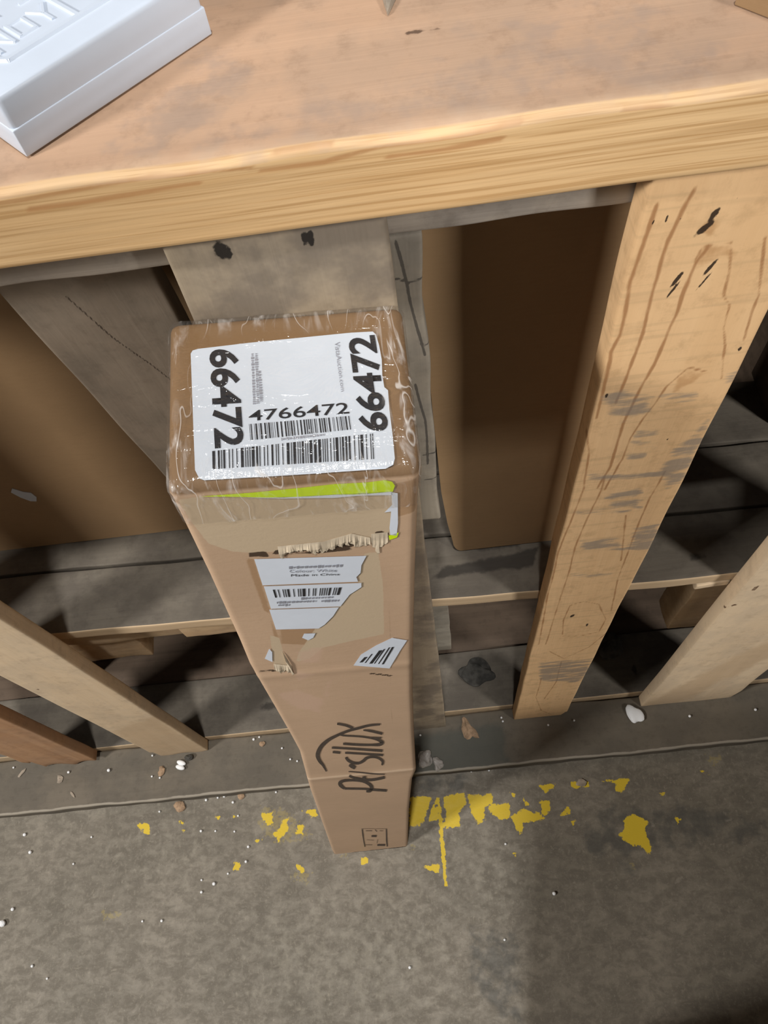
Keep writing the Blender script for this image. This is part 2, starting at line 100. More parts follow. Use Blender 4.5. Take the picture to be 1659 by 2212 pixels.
'logo':[[[[0.0947,0.6626],[0.0914,0.6631],[0.0882,0.6636],[0.0848,0.6635],[0.0814,0.6623],[0.078,0.6606],[0.0747,0.6589],[0.0716,0.6573],[0.0684,0.6558],[0.0651,0.6536],[0.0616,0.6506],[0.0579,0.6471],[0.0544,0.6433],[0.0509,0.6395],[0.0476,0.6354],[0.0443,0.6307],[0.0413,0.6253],[0.0384,0.6193],[0.0359,0.613],[0.0337,0.6061],[0.0318,0.599],[0.0303,0.5923],[0.0291,0.5859],[0.0282,0.5794],[0.0277,0.5726],[0.0277,0.5655],[0.028,0.5588],[0.0285,0.5525],[0.0292,0.5469],[0.0301,0.542],[0.0309,0.5367],[0.0315,0.5296],[0.0322,0.5213],[0.0328,0.5128]],[[0.0947,0.657],[0.0914,0.6569],[0.0882,0.6567],[0.0849,0.656],[0.0817,0.6546],[0.0783,0.6526],[0.075,0.6506],[0.0717,0.649],[0.0686,0.6474],[0.0654,0.6453],[0.062,0.6424],[0.0584,0.6389],[0.0549,0.6351],[0.0515,0.6309],[0.0483,0.6265],[0.0453,0.6217],[0.0426,0.6162],[0.0401,0.6102],[0.0379,0.6043],[0.0361,0.5983],[0.0347,0.5922],[0.0334,0.5863],[0.0325,0.5815],[0.032,0.5775],[0.0316,0.5735],[0.0314,0.5688],[0.0314,0.5634],[0.0316,0.558],[0.032,0.553],[0.0326,0.5477],[0.0332,0.541],[0.0336,0.5327],[0.0338,0.5238],[0.0341,0.5147]]],[[[0.0561,0.67],[0.0586,0.6676],[0.0611,0.6653],[0.0633,0.6628],[0.0652,0.6598],[0.067,0.6565],[0.0687,0.653]],[[0.0569,0.6763],[0.0594,0.6741],[0.0619,0.6719],[0.0643,0.6693],[0.0664,0.6662],[0.0682,0.6629],[0.07,0.6597]]],[[[0.0787,0.6454],[0.0804,0.6437],[0.0822,0.642],[0.084,0.6401],[0.0859,0.6382],[0.0879,0.636],[0.09,0.6337],[0.0919,0.6315],[0.0939,0.6292],[0.0958,0.627]],[[0.079,0.6494],[0.0808,0.6488],[0.0827,0.6482],[0.0846,0.6473],[0.0866,0.6453],[0.0887,0.6431],[0.0907,0.6408],[0.0927,0.6386],[0.0946,0.6364],[0.0965,0.6342]]],[[[0.055,0.6411],[0.0559,0.6388],[0.057,0.6363],[0.0592,0.6338],[0.0635,0.6313],[0.069,0.6288],[0.074,0.6261],[0.0781,0.6232],[0.0818,0.6201],[0.0851,0.617],[0.0877,0.6137],[0.0899,0.6105],[0.0915,0.6073],[0.0928,0.6039],[0.0935,0.601],[0.0934,0.6011],[0.0937,0.6037],[0.0934,0.603],[0.0922,0.602],[0.0903,0.6012],[0.0877,0.601],[0.0847,0.6012],[0.0812,0.6022],[0.0774,0.6037],[0.0731,0.6056],[0.0684,0.6079],[0.0632,0.6108],[0.058,0.6136]],[[0.0561,0.6452],[0.057,0.6429],[0.0578,0.6409],[0.0597,0.6387],[0.0639,0.6364],[0.0693,0.6341],[0.0744,0.6316],[0.0786,0.6288],[0.0823,0.6258],[0.0856,0.6229],[0.0884,0.6203],[0.0908,0.6178],[0.0928,0.6151],[0.0945,0.6119],[0.096,0.6081],[0.097,0.6022],[0.0961,0.595],[0.0945,0.5919],[0.0926,0.5906],[0.0903,0.5909],[0.0876,0.592],[0.0844,0.5934],[0.0809,0.5944],[0.077,0.5957],[0.0727,0.5975],[0.0678,0.6001],[0.0626,0.6031],[0.0574,0.6061]]],[[[0.0853,0.6193],[0.0948,0.615]],[[0.0855,0.624],[0.095,0.6202]]],[[[0.0456,0.5963],[0.05,0.5942],[0.0543,0.592],[0.059,0.5896],[0.064,0.5868],[0.0694,0.5837],[0.0752,0.5804],[0.0814,0.5767],[0.088,0.5726],[0.0947,0.5686]],[[0.0463,0.6035],[0.0506,0.6014],[0.0549,0.5992],[0.0596,0.5969],[0.0646,0.5943],[0.07,0.5914],[0.0757,0.5883],[0.0819,0.5849],[0.0884,0.5813],[0.0951,0.5776]]],[[[0.0574,0.5747],[0.0629,0.5717],[0.0685,0.5686],[0.0745,0.5653],[0.0811,0.5613],[0.088,0.5571],[0.095,0.5528]],[[0.0579,0.5818],[0.0635,0.5788],[0.069,0.5758],[0.0749,0.5725],[0.0815,0.5689],[0.0884,0.5651],[0.0954,0.5612]]],[[[0.0453,0.5807],[0.0524,0.5759]],[[0.0461,0.5886],[0.0531,0.5839]]],[[[0.0562,0.5606],[0.0565,0.5566],[0.0568,0.552],[0.0575,0.547],[0.0588,0.5423],[0.0604,0.5379],[0.0622,0.5342],[0.0643,0.5317],[0.0667,0.5301],[0.069,0.5298],[0.0712,0.5315],[0.0732,0.5344],[0.075,0.5376],[0.0765,0.5414],[0.0775,0.5448],[0.0786,0.5469],[0.0802,0.5486],[0.0823,0.5497],[0.0843,0.5498],[0.0862,0.5486],[0.0882,0.5463],[0.0899,0.5434],[0.0913,0.5395],[0.0925,0.5349],[0.0931,0.5313],[0.0932,0.529],[0.0928,0.5249],[0.0924,0.5198]],[[0.0585,0.564],[0.0589,0.5602],[0.0592,0.5568],[0.0598,0.5539],[0.0608,0.5504],[0.0621,0.5467],[0.0635,0.5439],[0.0653,0.5418],[0.0672,0.5405],[0.069,0.5403],[0.0705,0.5417],[0.0721,0.5444],[0.0735,0.5472],[0.0747,0.5502],[0.0759,0.554],[0.0777,0.5574],[0.0799,0.5589],[0.0823,0.5594],[0.0846,0.5588],[0.0869,0.5572],[0.0891,0.5545],[0.0911,0.5509],[0.0929,0.5464],[0.0945,0.5409],[0.0956,0.5344],[0.0955,0.5272],[0.0948,0.5217],[0.0942,0.5171]]],[[[0.0581,0.5274],[0.0589,0.5244],[0.0596,0.5213],[0.0604,0.5182],[0.0614,0.5162],[0.0624,0.5141],[0.0634,0.512]],[[0.0598,0.5364],[0.0609,0.5349],[0.062,0.5334],[0.0631,0.5318],[0.064,0.529],[0.0648,0.5262],[0.0657,0.5234]]],[[[0.0565,0.5036],[0.0626,0.4999],[0.0687,0.4962],[0.075,0.4923],[0.0816,0.4881],[0.0884,0.4838],[0.0954,0.4795]],[[0.0568,0.5069],[0.0628,0.5034],[0.0689,0.4999],[0.0752,0.4962],[0.0818,0.4923],[0.0886,0.4882],[0.0955,0.4841]]],[[[0.0558,0.4875],[0.057,0.4828],[0.0583,0.4779],[0.0602,0.4727],[0.063,0.4679],[0.0663,0.463],[0.0696,0.4591],[0.073,0.4563],[0.0763,0.4545],[0.0797,0.4536],[0.083,0.4538],[0.0863,0.4549],[0.0891,0.4561],[0.0915,0.4572],[0.0935,0.4584],[0.0954,0.4596]],[[0.0573,0.4944],[0.0587,0.4905],[0.06,0.4869],[0.0618,0.4834],[0.0643,0.479],[0.0675,0.4745],[0.0706,0.4708],[0.0737,0.4683],[0.0768,0.4667],[0.0799,0.4658],[0.083,0.4662],[0.086,0.4674],[0.0888,0.4687],[0.091,0.4699],[0.0929,0.4713],[0.0948,0.4727]]],[[[0.0706,0.4816],[0.0702,0.4658]],[[0.0741,0.4816],[0.0739,0.4658]]],[[[0.0964,0.4075],[0.0907,0.4113],[0.0849,0.415],[0.08,0.4184],[0.077,0.4207],[0.0747,0.4227],[0.0708,0.4251],[0.0641,0.4284],[0.0559,0.4321],[0.0479,0.4357]],[[0.0961,0.3954],[0.0902,0.3993],[0.0844,0.4031],[0.0794,0.4066],[0.0763,0.4097],[0.074,0.4123],[0.0703,0.4153],[0.0636,0.4187],[0.0554,0.4224],[0.0472,0.4261]]],[[[0.0487,0.4352],[0.0476,0.4412],[0.0467,0.4469],[0.0461,0.4515],[0.0459,0.4547],[0.0458,0.4559],[0.0458,0.4552],[0.046,0.4565],[0.047,0.4588],[0.0487,0.4607],[0.0514,0.4618],[0.0549,0.4618],[0.0585,0.4611],[0.0622,0.4589],[0.066,0.4559],[0.0692,0.4522],[0.0718,0.4469],[0.074,0.4409],[0.0755,0.4351],[0.0765,0.4301],[0.0768,0.4262],[0.0768,0.4238],[0.0767,0.421],[0.0761,0.4171],[0.0756,0.4146],[0.0751,0.4134],[0.0737,0.4131],[0.0722,0.4128]],[[0.0464,0.4267],[0.045,0.4315],[0.0436,0.4366],[0.0425,0.442],[0.0419,0.4482],[0.0418,0.4555],[0.0427,0.4637],[0.0443,0.4691],[0.0464,0.4726],[0.0488,0.4744],[0.0519,0.4744],[0.0555,0.4732],[0.0592,0.4713],[0.0629,0.4693],[0.0668,0.4664],[0.0703,0.4626],[0.0734,0.4578],[0.0759,0.452],[0.078,0.446],[0.0796,0.4395],[0.0806,0.432],[0.081,0.4232],[0.0803,0.4141],[0.0789,0.4065],[0.0771,0.4008],[0.075,0.3997],[0.0733,0.4013],[0.0718,0.4028]]]],
'stamp':[[[[0.0562,0.1797],[0.0559,0.166],[0.0555,0.152],[0.0552,0.1377],[0.055,0.1235],[0.0548,0.1089],[0.0546,0.0929],[0.0544,0.0745],[0.0543,0.0545],[0.0542,0.0339]],[[0.0576,0.1799],[0.0574,0.1662],[0.0572,0.1523],[0.057,0.1381],[0.0566,0.1238],[0.0563,0.1094],[0.056,0.0935],[0.0559,0.0753],[0.0558,0.0554],[0.0557,0.0349]]],[[[0.0907,0.1628],[0.0905,0.1477],[0.0903,0.1322],[0.0901,0.1171],[0.0899,0.1033],[0.0896,0.0898],[0.0893,0.0747],[0.0894,0.057],[0.0895,0.0378],[0.0896,0.0182]],[[0.0922,0.1624],[0.0921,0.1472],[0.0919,0.1317],[0.0918,0.1165],[0.0916,0.1025],[0.0915,0.089],[0.0914,0.0744],[0.0913,0.0571],[0.0913,0.038],[0.0913,0.0184]]],[[[0.0681,0.1143],[0.0756,0.1087]],[[0.0685,0.1268],[0.0761,0.1245]]],[[[0.0747,0.0318],[0.0871,0.0249]],[[0.0751,0.0472],[0.0874,0.0405]]],[[[0.0747,0.1665],[0.0771,0.1503]],[[0.0754,0.1691],[0.0778,0.153]]],[[[0.0559,0.1838],[0.0927,0.1641]],[[0.0559,0.1855],[0.0927,0.1658]]],[[[0.0612,0.1643],[0.0708,0.1595]],[[0.0614,0.1672],[0.0709,0.1625]]],[[[0.0766,0.0889],[0.0744,0.056]],[[0.0771,0.0879],[0.075,0.055]]],[[[0.056,0.0503],[0.0669,0.0443]],[[0.0561,0.0531],[0.067,0.0471]]],[[[0.0601,0.093],[0.0707,0.084]],[[0.0602,0.0949],[0.0707,0.086]]],[[[0.081,0.1547],[0.0867,0.1518]],[[0.081,0.1571],[0.0867,0.1542]]]],
'kl':[-0.1213,0.286,1.0624],
'kr':[0.0032,0.286,1.0472],
'tU':[0.9965,0.008,-0.0837],
'tV':[0.0033,0.9909,0.1344],
'tN':[0.084,-0.1342,0.9874],
'tl_poly':[[0.0136,0.0755],[0.0146,0.0773],[0.0173,0.078],[0.0437,0.0793],[0.0769,0.0802],[0.0963,0.0807],[0.1076,0.0804],[0.1091,0.0785],[0.1102,0.0718],[0.1108,0.0633],[0.1103,0.0543],[0.1107,0.0472],[0.1124,0.0452],[0.1121,0.0343],[0.1124,0.02],[0.1123,0.0075],[0.1112,0.0042],[0.1073,0.0025],[0.0602,0.0032],[0.0201,0.0042],[0.0177,0.0054],[0.0157,0.01],[0.0146,0.043]],
'tx1':[[0.0228,0.0769],[0.0251,0.0205],[0.0399,0.0205],[0.0378,0.0761]],
'tx2':[[0.1111,0.0224],[0.1089,0.0781],[0.0942,0.0783],[0.0966,0.0234]],
'tx3':[[0.0423,0.0339],[0.0922,0.0337],[0.092,0.0401],[0.0423,0.0398]],
'tx4':[[0.0874,0.0754],[0.0889,0.0464],[0.0908,0.0465],[0.0902,0.0755]],
'tb1':[[0.0424,0.0323],[0.0924,0.0324],[0.0928,0.0249],[0.0428,0.0234]],
'tb2':[[0.0241,0.0192],[0.104,0.0218],[0.1034,0.008],[0.0242,0.0096]],
'tdash':[[[0.0451,0.0726],[0.0453,0.0432]],[[0.0471,0.0725],[0.0471,0.0434]],[[0.0484,0.0621],[0.0489,0.0443]],[[0.0579,0.0226],[0.0791,0.0232]]]
}

# ---------------------------------------------------------------- node helpers
class NT:
    def __init__(s, name):
        s.m = bpy.data.materials.new(name); s.m.use_nodes = True
        s.t = s.m.node_tree; s.n = s.t.nodes; s.n.clear()
        s.out = s.n.new('ShaderNodeOutputMaterial')
        s.b = s.n.new('ShaderNodeBsdfPrincipled')
        s.t.links.new(s.b.outputs[0], s.out.inputs[0])
        s.tc = s.n.new('ShaderNodeTexCoord')
    def link(s, a, b): s.t.links.new(a, b)
    def setv(s, sock, v):
        if hasattr(v, 'is_linked') or isinstance(v, bpy.types.NodeSocket): s.link(v, sock)
        else:
            if isinstance(v, tuple) and len(v) == 3 and sock.type == 'RGBA': v = (*v, 1)
            sock.default_value = v
    def vec(s, scale=(1, 1, 1), loc=(0, 0, 0), rot=(0, 0, 0)):
        m = s.n.new('ShaderNodeMapping'); s.link(s.tc.outputs['Object'], m.inputs[0])
        m.inputs['Scale'].default_value = scale; m.inputs['Location'].default_value = loc
        m.inputs['Rotation'].default_value = rot
        return m.outputs[0]
    def noise(s, vec, scale=1.0, detail=4.0, rough=0.55, dist=0.0):
        n = s.n.new('ShaderNodeTexNoise'); s.link(vec, n.inputs['Vector'])
        n.inputs['Scale'].default_value = scale; n.inputs['Detail'].default_value = detail
        n.inputs['Roughness'].default_value = rough; n.inputs['Distortion'].default_value = dist
        return n.outputs[0]
    def ramp(s, f, a, b, lo=0.0, hi=1.0):
        m = s.n.new('ShaderNodeMapRange'); m.interpolation_type = 'SMOOTHSTEP'
        s.setv(m.inputs[0], f); m.inputs[1].default_value = a; m.inputs[2].default_value = b
        m.inputs[3].default_value = lo; m.inputs[4].default_value = hi
        return m.outputs[0]
    def math(s, op, a, b=0.0):
        m = s.n.new('ShaderNodeMath'); m.operation = op
        s.setv(m.inputs[0], a); s.setv(m.inputs[1], b); return m.outputs[0]
    def mix(s, f, a, b, mode='MIX'):
        m = s.n.new('ShaderNodeMix'); m.data_type = 'RGBA'; m.blend_type = mode
        s.setv(m.inputs[0], f); s.setv(m.inputs[6], a); s.setv(m.inputs[7], b); return m.outputs[2]
    def attr(s, name):
        a = s.n.new('ShaderNodeAttribute'); a.attribute_name = name; return a.outputs['Fac']
    def bump(s, h, strength=0.3, dist=0.001):
        b = s.n.new('ShaderNodeBump'); b.inputs['Strength'].default_value = strength
        b.inputs['Distance'].default_value = dist; s.setv(b.inputs['Height'], h)
        s.link(b.outputs[0], s.b.inputs['Normal'])
    def stain(s, col, name, color, strength=1.0, jit=0.6, scale=150.0, lo=0.4, hi=0.6, stretch=(1, 1, 1)):
        nz = s.noise(s.vec(stretch), scale, 3.0, 0.6)
        at = s.attr(name)
        f = s.math('ADD', at, s.math('MULTIPLY', s.math('MULTIPLY', s.math('SUBTRACT', nz, 0.5), jit), s.ramp(at, 0.0, 0.35)))
        return s.mix(s.ramp(f, lo, hi, 0.0, strength), col, color)
    def done(s, col, rough=0.7, spec=0.3):
        s.setv(s.b.inputs['Base Color'], col); s.setv(s.b.inputs['Roughness'], rough)
        s.b.inputs['Specular IOR Level'].default_value = spec
        return s.m

def wood(name, axis, light, dark, fine=260.0, bands=45.0, blotch=None, bl_amt=0.35, stains=(), sawmarks=0.0, edge=None, rough=0.75, bumps=0.35, contrast=0.8, along=6.0):
    k = NT(name)
    def st(a, c): return tuple(a if ax == axis else c for ax in 'xyz')
    warp = k.noise(k.vec(st(2.0, 9.0)), 1.0, 2.0)
    v1 = k.noise(k.vec(st(along, fine)), 1.0, 3.0, 0.6, 0.3)
    v2 = k.noise(k.vec(st(along * .35, bands)), 1.0, 3.0, 0.5, 0.6)
    col = k.mix(k.ramp(v2, 0.35, 0.68, 0.0, contrast), light, dark)
    col = k.mix(k.ramp(v1, 0.45, 0.75, 0.0, 0.45 * contrast), col, dark)
    col = k.mix(k.ramp(warp, 0.3, 0.7, 0.0, 0.22), col, tuple(c * 1.18 for c in light))
    if blotch:
        bz = k.noise(k.vec((1, 1, 1)), 16.0, 5.0, 0.65)
        col = k.mix(k.ramp(bz, 0.40, 0.62, 0.0, bl_amt), col, blotch)
    bz2 = k.noise(k.vec((1, 1, 1)), 70.0, 4.0, 0.7)
    col = k.mix(k.ramp(bz2, 0.48, 0.72, 0.0, 0.30), col, tuple(c * 0.6 for c in dark))
    if sawmarks:
        sv = k.noise(k.vec(tuple(170.0 if ax == axis else 9.0 for ax in 'xyz')), 1.0, 2.0)
        col = k.mix(k.ramp(sv, 0.52, 0.7, 0.0, sawmarks), col, tuple(c * 0.72 for c in light))
    if edge:   # straight fine growth lines on the sawn edge face
        e1 = k.noise(k.vec(st(5.0, 620.0), rot=(0, 0.012, 0)), 1.0, 3.0, 0.6, 0.4)
        e2 = k.noise(k.vec(st(3.0, 170.0), rot=(0, 0.02, 0)), 1.0, 2.0, 0.5, 0.8)
        e3 = k.noise(k.vec(st(6.0, 30.0)), 1.0, 3.0)
        ec = k.mix(k.ramp(e3, 0.3, 0.7), edge[0], edge[1])
        ec = k.mix(k.ramp(e2, 0.48, 0.72, 0.0, 0.55), ec, edge[2])
        ec = k.mix(k.ramp(e1, 0.44, 0.66, 0.0, 0.75), ec, edge[2])
        col = k.mix(k.ramp(k.attr('edge'), 0.3, 0.7), col, ec)
    for a in stains: col = k.stain(col, *a)
    k.bump(k.math('ADD', v1, k.math('MULTIPLY', v2, 0.6)), bumps, 0.0012)
    return k.done(col, rough, 0.25)

# ---------------------------------------------------------------- mesh helpers
def tag(o, label=None, cat=None, group=None, kind=None):
    if label: o['label'] = label
    if cat: o['category'] = cat
    if group: o['group'] = group
    if kind: o['kind'] = kind
    return o

def empty(name, loc, label, cat, group=None):
    o = bpy.data.objects.new(name, None); COL.objects.link(o); o.location = loc
    o.empty_display_size = 0.05
    return tag(o, label, cat, group)

def link(name, me, mat, parent=None, loc=(0, 0, 0), smooth=False):
    o = bpy.data.objects.new(name, me); COL.objects.link(o)
    if mat and not me.materials: me.materials.append(mat)
    wl = Vector(loc)
    if parent is not None:
        o.parent = parent
        p = parent; off = Vector((0, 0, 0))
        while p is not None: off += p.location; p = p.parent
        wl = wl - off
    o.location = wl
    if smooth:
        me.polygons.foreach_set('use_smooth', [True] * len(me.polygons))
    return o

def mesh(name, v, f):
    me = bpy.data.meshes.new(name); me.from_pydata([tuple(map(float, p)) for p in v], [], f); me.update(); return me

def coords(me):
    a = np.empty(len(me.vertices) * 3); me.vertices.foreach_get('co', a); return a.reshape(-1, 3)
def setco(me, a):
    me.vertices.foreach_set('co', np.ascontiguousarray(a, dtype=np.float32).ravel()); me.update()
def setattr_(me, name, val):
    at = me.attributes.new(name, 'FLOAT', 'POINT'); at.data.foreach_set('value', np.ascontiguousarray(val, dtype=np.float32))

def axis_pts(a, b, n, r):
    c = [a, a + r * 0.3, a + r] + list(np.linspace(a + r, b - r, n + 1)[1:-1]) + [b - r, b - r * 0.3, b]
    return c

def gridbox(name, lo, hi, n, r=0.002):
    """closed box surface with subdivided faces and rounded edges"""
    X, Y, Z = (axis_pts(lo[i], hi[i], n[i], r) for i in range(3))
    nx, ny, nz = len(X), len(Y), len(Z)
    idx = {}; V = []; F = []
    def vid(i, j, k):
        key = (i, j, k)
        if key not in idx:
            idx[key] = len(V); V.append((X[i], Y[j], Z[k]))
        return idx[key]
    for i in range(nx - 1):
        for k in range(nz - 1):
            F.append((vid(i, 0, k), vid(i + 1, 0, k), vid(i + 1, 0, k + 1), vid(i, 0, k + 1)))
            F.append((vid(i, ny - 1, k), vid(i, ny - 1, k + 1), vid(i + 1, ny - 1, k + 1), vid(i + 1, ny - 1, k)))
    for j in range(ny - 1):
        for k in range(nz - 1):
            F.append((vid(0, j, k), vid(0, j, k + 1), vid(0, j + 1, k + 1), vid(0, j + 1, k)))
            F.append((vid(nx - 1, j, k), vid(nx - 1, j + 1, k), vid(nx - 1, j + 1, k + 1), vid(nx - 1, j, k + 1)))
    for i in range(nx - 1):
        for j in range(ny - 1):
            F.append((vid(i, j, 0), vid(i, j + 1, 0), vid(i + 1, j + 1, 0), vid(i + 1, j, 0)))
            F.append((vid(i, j, nz - 1), vid(i + 1, j, nz - 1), vid(i + 1, j + 1, nz - 1), vid(i, j + 1, nz - 1)))
    A = np.array(V); L = np.array(lo) + r; H = np.array(hi) - r
    q = np.clip(A, L, H); d = A - q; ln = np.linalg.norm(d, axis=1, keepdims=True)
    A = np.where(ln > 1e-9, q + d / np.maximum(ln, 1e-9) * r, A)
    return mesh(name, A, F)

def wobble(a, amp, freq, seed):
    rng = np.random.RandomState(seed); o = np.zeros_like(a)
    for _ in range(5):
        w = rng.randn(3) * freq; ph = rng.rand(3) * 6.28
        o += np.sin(a @ w)[:, None] * 0 + np.stack([np.sin(a @ (rng.randn(3) * freq) + ph[i]) for i in range(3)], 1)
    return a + o * amp / 2.5

def board(name, lo, hi, n, mat, parent, r=0.002, amp=0.0006, freq=25.0, seed=1, masks=None, deform=None, label=None):
    """sawn board: world box lo..hi, mesh local to its centre"""
    lo = np.array(lo, float); hi = np.array(hi, float); c = (lo + hi) / 2
    me = gridbox(name, lo - c, hi - c, n, r)
    a = coords(me); w0 = a + c
    if masks:
        for k, fn in masks.items(): setattr_(me, k, fn(w0))
    if amp: a = wobble(a, amp, freq, seed)
    if deform is not None: a = deform(a + c) - c
    setco(me, a)
    o = link(name, me, mat, parent, c, smooth=True)
    if label: o['label'] = label
    return o

def segdist(P, poly):
    P = np.asarray(P); best = np.full(len(P), 9.0)
    for (a, b) in zip(poly[:-1], poly[1:]):
        a = np.array(a); b = np.array(b); ab = b - a; L = max(ab @ ab, 1e-12)
        t = np.clip(((P - a) @ ab) / L, 0, 1)
        best = np.minimum(best, np.linalg.norm(P - (a + t[:, None] * ab), axis=1))
    return best

def polymask(P, poly, soft):
    P = np.asarray(P); ins = np.zeros(len(P), bool); n = len(poly)
    for i in range(n):
        x1, y1 = poly[i]; x2, y2 = poly[(i + 1) % n]
        if y1 == y2: continue
        c = ((P[:, 1] < y1) != (P[:, 1] < y2)) & (P[:, 0] < (x2 - x1) * (P[:, 1] - y1) / (y2 - y1) + x1)
        ins ^= c
    d = segdist(P, list(poly) + [poly[0]])
    return np.clip(0.5 + np.where(ins, d, -d) / soft, 0, 1)

def lines(P, ls, width, soft=None):
    soft = soft or width
    m = np.zeros(len(P))
    for l in ls: m = np.maximum(m, np.clip(0.5 + (width / 2 - segdist(P, l)) / soft, 0, 1))
    return m
def polys(P, ps, soft):
    m = np.zeros(len(P))
    for p in ps: m = np.maximum(m, polymask(P, p, soft))
    return m
def ellipses(P, es):
    m = np.zeros(len(P))
    for e in es:
        (x, z), rx, rz = e[0], e[1], e[2]; sl = e[3] if len(e) > 3 else 0
        dx = P[:, 0] - x - sl * (P[:, 1] - z); dz = P[:, 1] - z
        m = np.maximum(m, np.clip(1.1 - 0.75 * np.sqrt((dx / rx) ** 2 + (dz / rz) ** 2), 0, 1))
    return m
XZ = lambda w: w[:, [0, 2]]
XY = lambda w: w[:, :2]
def front(fn, y, tol=0.003): return lambda w: np.where(w[:, 1] < y + tol, fn(XZ(w)), 0.0)
def topm(fn, z, tol=0.003): return lambda w: np.where(w[:, 2] > z - tol, fn(XY(w)), 0.0)

def lump(name, loc, size, mat, parent=None, seed=0, rough=0.25, sub=2, squash=True):
    bm = bmesh.new(); bmesh.ops.create_icosphere(bm, subdivisions=sub, radius=0.5)
    rng = np.random.RandomState(seed); ws = [(rng.randn(3) * 5, rng.rand() * 6.3) for _ in range(5)]
    for v in bm.verts:
        d = sum(math.sin(float(np.dot(w, v.co)) + p) for w, p in ws) / 5
        v.co *= 1 + rough * d * 2
    zmin = min(v.co.z for v in bm.verts)
    for v in bm.verts:
        v.co.z -= zmin
        v.co.x *= size[0]; v.co.y *= size[1]; v.co.z *= size[2]
    me = bpy.data.meshes.new(name); bm.to_mesh(me); bm.free()
    return link(name, me, mat, parent, loc)

# ---------------------------------------------------------------- materials
def concrete():
    k = NT('worn_concrete')
    a = k.noise(k.vec(), 5.0, 6.0, 0.6)
    b = k.noise(k.vec((1, 1.6, 1)), 38.0, 6.0, 0.7, 0.4)
    c = k.noise(k.vec(), 320.0, 3.0, 0.6)
    d = k.noise(k.vec((1.6, 1, 1)), 110.0, 5.0, 0.7)
    col = k.mix(k.ramp(a, 0.3, 0.7), (0.165, 0.145, 0.112), (0.245, 0.215, 0.170))
    col = k.mix(k.ramp(b, 0.36, 0.62, 0.0, 0.55), col, (0.098, 0.084, 0.066))
    col = k.mix(k.ramp(b, 0.60, 0.76, 0.0, 0.45), col, (0.40, 0.36, 0.29))
    col = k.mix(k.ramp(d, 0.52, 0.72, 0.0, 0.5), col, (0.31, 0.275, 0.215))
    col = k.mix(k.ramp(d, 0.28, 0.45, 0.35, 0.0), col, (0.085, 0.075, 0.06))
    col = k.mix(k.ramp(c, 0.62, 0.74, 0.0, 0.35), col, (0.42, 0.39, 0.33))
    col = k.stain(col, 'scuff', (0.33, 0.30, 0.24), 0.40, 5.0, 60.0, 0.3, 1.6)
    col = k.stain(col, 'dirt', (0.060, 0.060, 0.055), 0.60, 4.0, 40.0, 0.2, 1.3)
    col = k.stain(col, 'faint', (0.36, 0.28, 0.08), 0.36, 4.5, 140.0, 0.5, 1.0)
    col = k.stain(col, 'yellow', (0.66, 0.47, 0.03), 0.95, 2.0, 140.0, 0.38, 0.62)
    k.bump(k.math('ADD', b, k.math('MULTIPLY', c, 0.4)), 0.35, 0.0012)
    return k.done(col, k.ramp(b, 0.3, 0.7, 0.5, 0.72), 0.3)

M = {}
M['concrete'] = concrete()
M['tabletop'] = wood('scuffed_tabletop_pine', 'x', (0.50, 0.325, 0.215), (0.40, 0.25, 0.16), 120.0, 34.0, (0.36, 0.26, 0.19), 0.45,
    stains=[('smudge', (0.33, 0.245, 0.195), 0.55, 4.0, 60.0, 0.2, 1.4),
            ('streak', (0.46, 0.235, 0.095), 0.8, 1.0, 160.0, 0.2, 0.95, (0.12, 1, 1)),
            ('pale', (0.64, 0.46, 0.31), 0.5, 1.0, 60.0, 0.2, 1.0), ('crack', (0.10, 0.06, 0.04), 0.9, 0.6, 200.0, 0.4, 0.65)], contrast=0.45, edge=((0.68, 0.44, 0.215), (0.74, 0.50, 0.26), (0.48, 0.275, 0.11)))
M['upright'] = wood('sawn_pine_upright', 'z', (0.80, 0.53, 0.285), (0.66, 0.40, 0.19), 150.0, 40.0, (0.70, 0.45, 0.24), 0.3,
    stains=[('patch', (0.50, 0.27, 0.115), 0.65, 2.4, 70.0, 0.25, 1.0), ('red', (0.40, 0.20, 0.085), 0.9, 1.2, 190.0, 0.2, 0.9, (1, 1, 0.25)),
            ('grey', (0.26, 0.225, 0.19), 0.72, 4.5, 90.0, 0.2, 1.25, (0.3, 1, 1.5)), ('hole', (0.03, 0.018, 0.012), 0.96, 0.5, 300.0, 0.4, 0.6)], sawmarks=0.45, contrast=0.35)
M['pale_upright'] = wood('pale_pine_upright', 'z', (0.74, 0.58, 0.395), (0.62, 0.45, 0.28), 110.0, 26.0, (0.55, 0.44, 0.32), 0.40, contrast=0.5,
    stains=[('hole', (0.10, 0.045, 0.02), 0.9, 0.6, 250.0, 0.4, 0.65), ('patch', (0.54, 0.385, 0.235), 0.6, 0.8, 60.0, 0.3, 0.8)])
M['grey_upright'] = wood('weathered_tan_upright', 'z', (0.40, 0.325, 0.235), (0.31, 0.245, 0.17), 140.0, 30.0, (0.20, 0.165, 0.13), 0.85,
    stains=[('hole', (0.02, 0.016, 0.013), 0.97, 0.5, 300.0, 0.42, 0.6), ('red', (0.26, 0.10, 0.06), 0.7, 0.6, 200.0, 0.4, 0.7)], contrast=0.5)
M['red_upright'] = wood('reddish_upright', 'z', (0.50, 0.295, 0.165), (0.36, 0.19, 0.095), 120.0, 30.0, (0.36, 0.23, 0.15), 0.35, contrast=0.7)
M['grey_cleat'] = wood('grey_weathered_cleat', 'x', (0.40, 0.345, 0.285), (0.25, 0.21, 0.175), 300.0, 60.0, (0.22, 0.20, 0.185), 0.4, contrast=0.7)
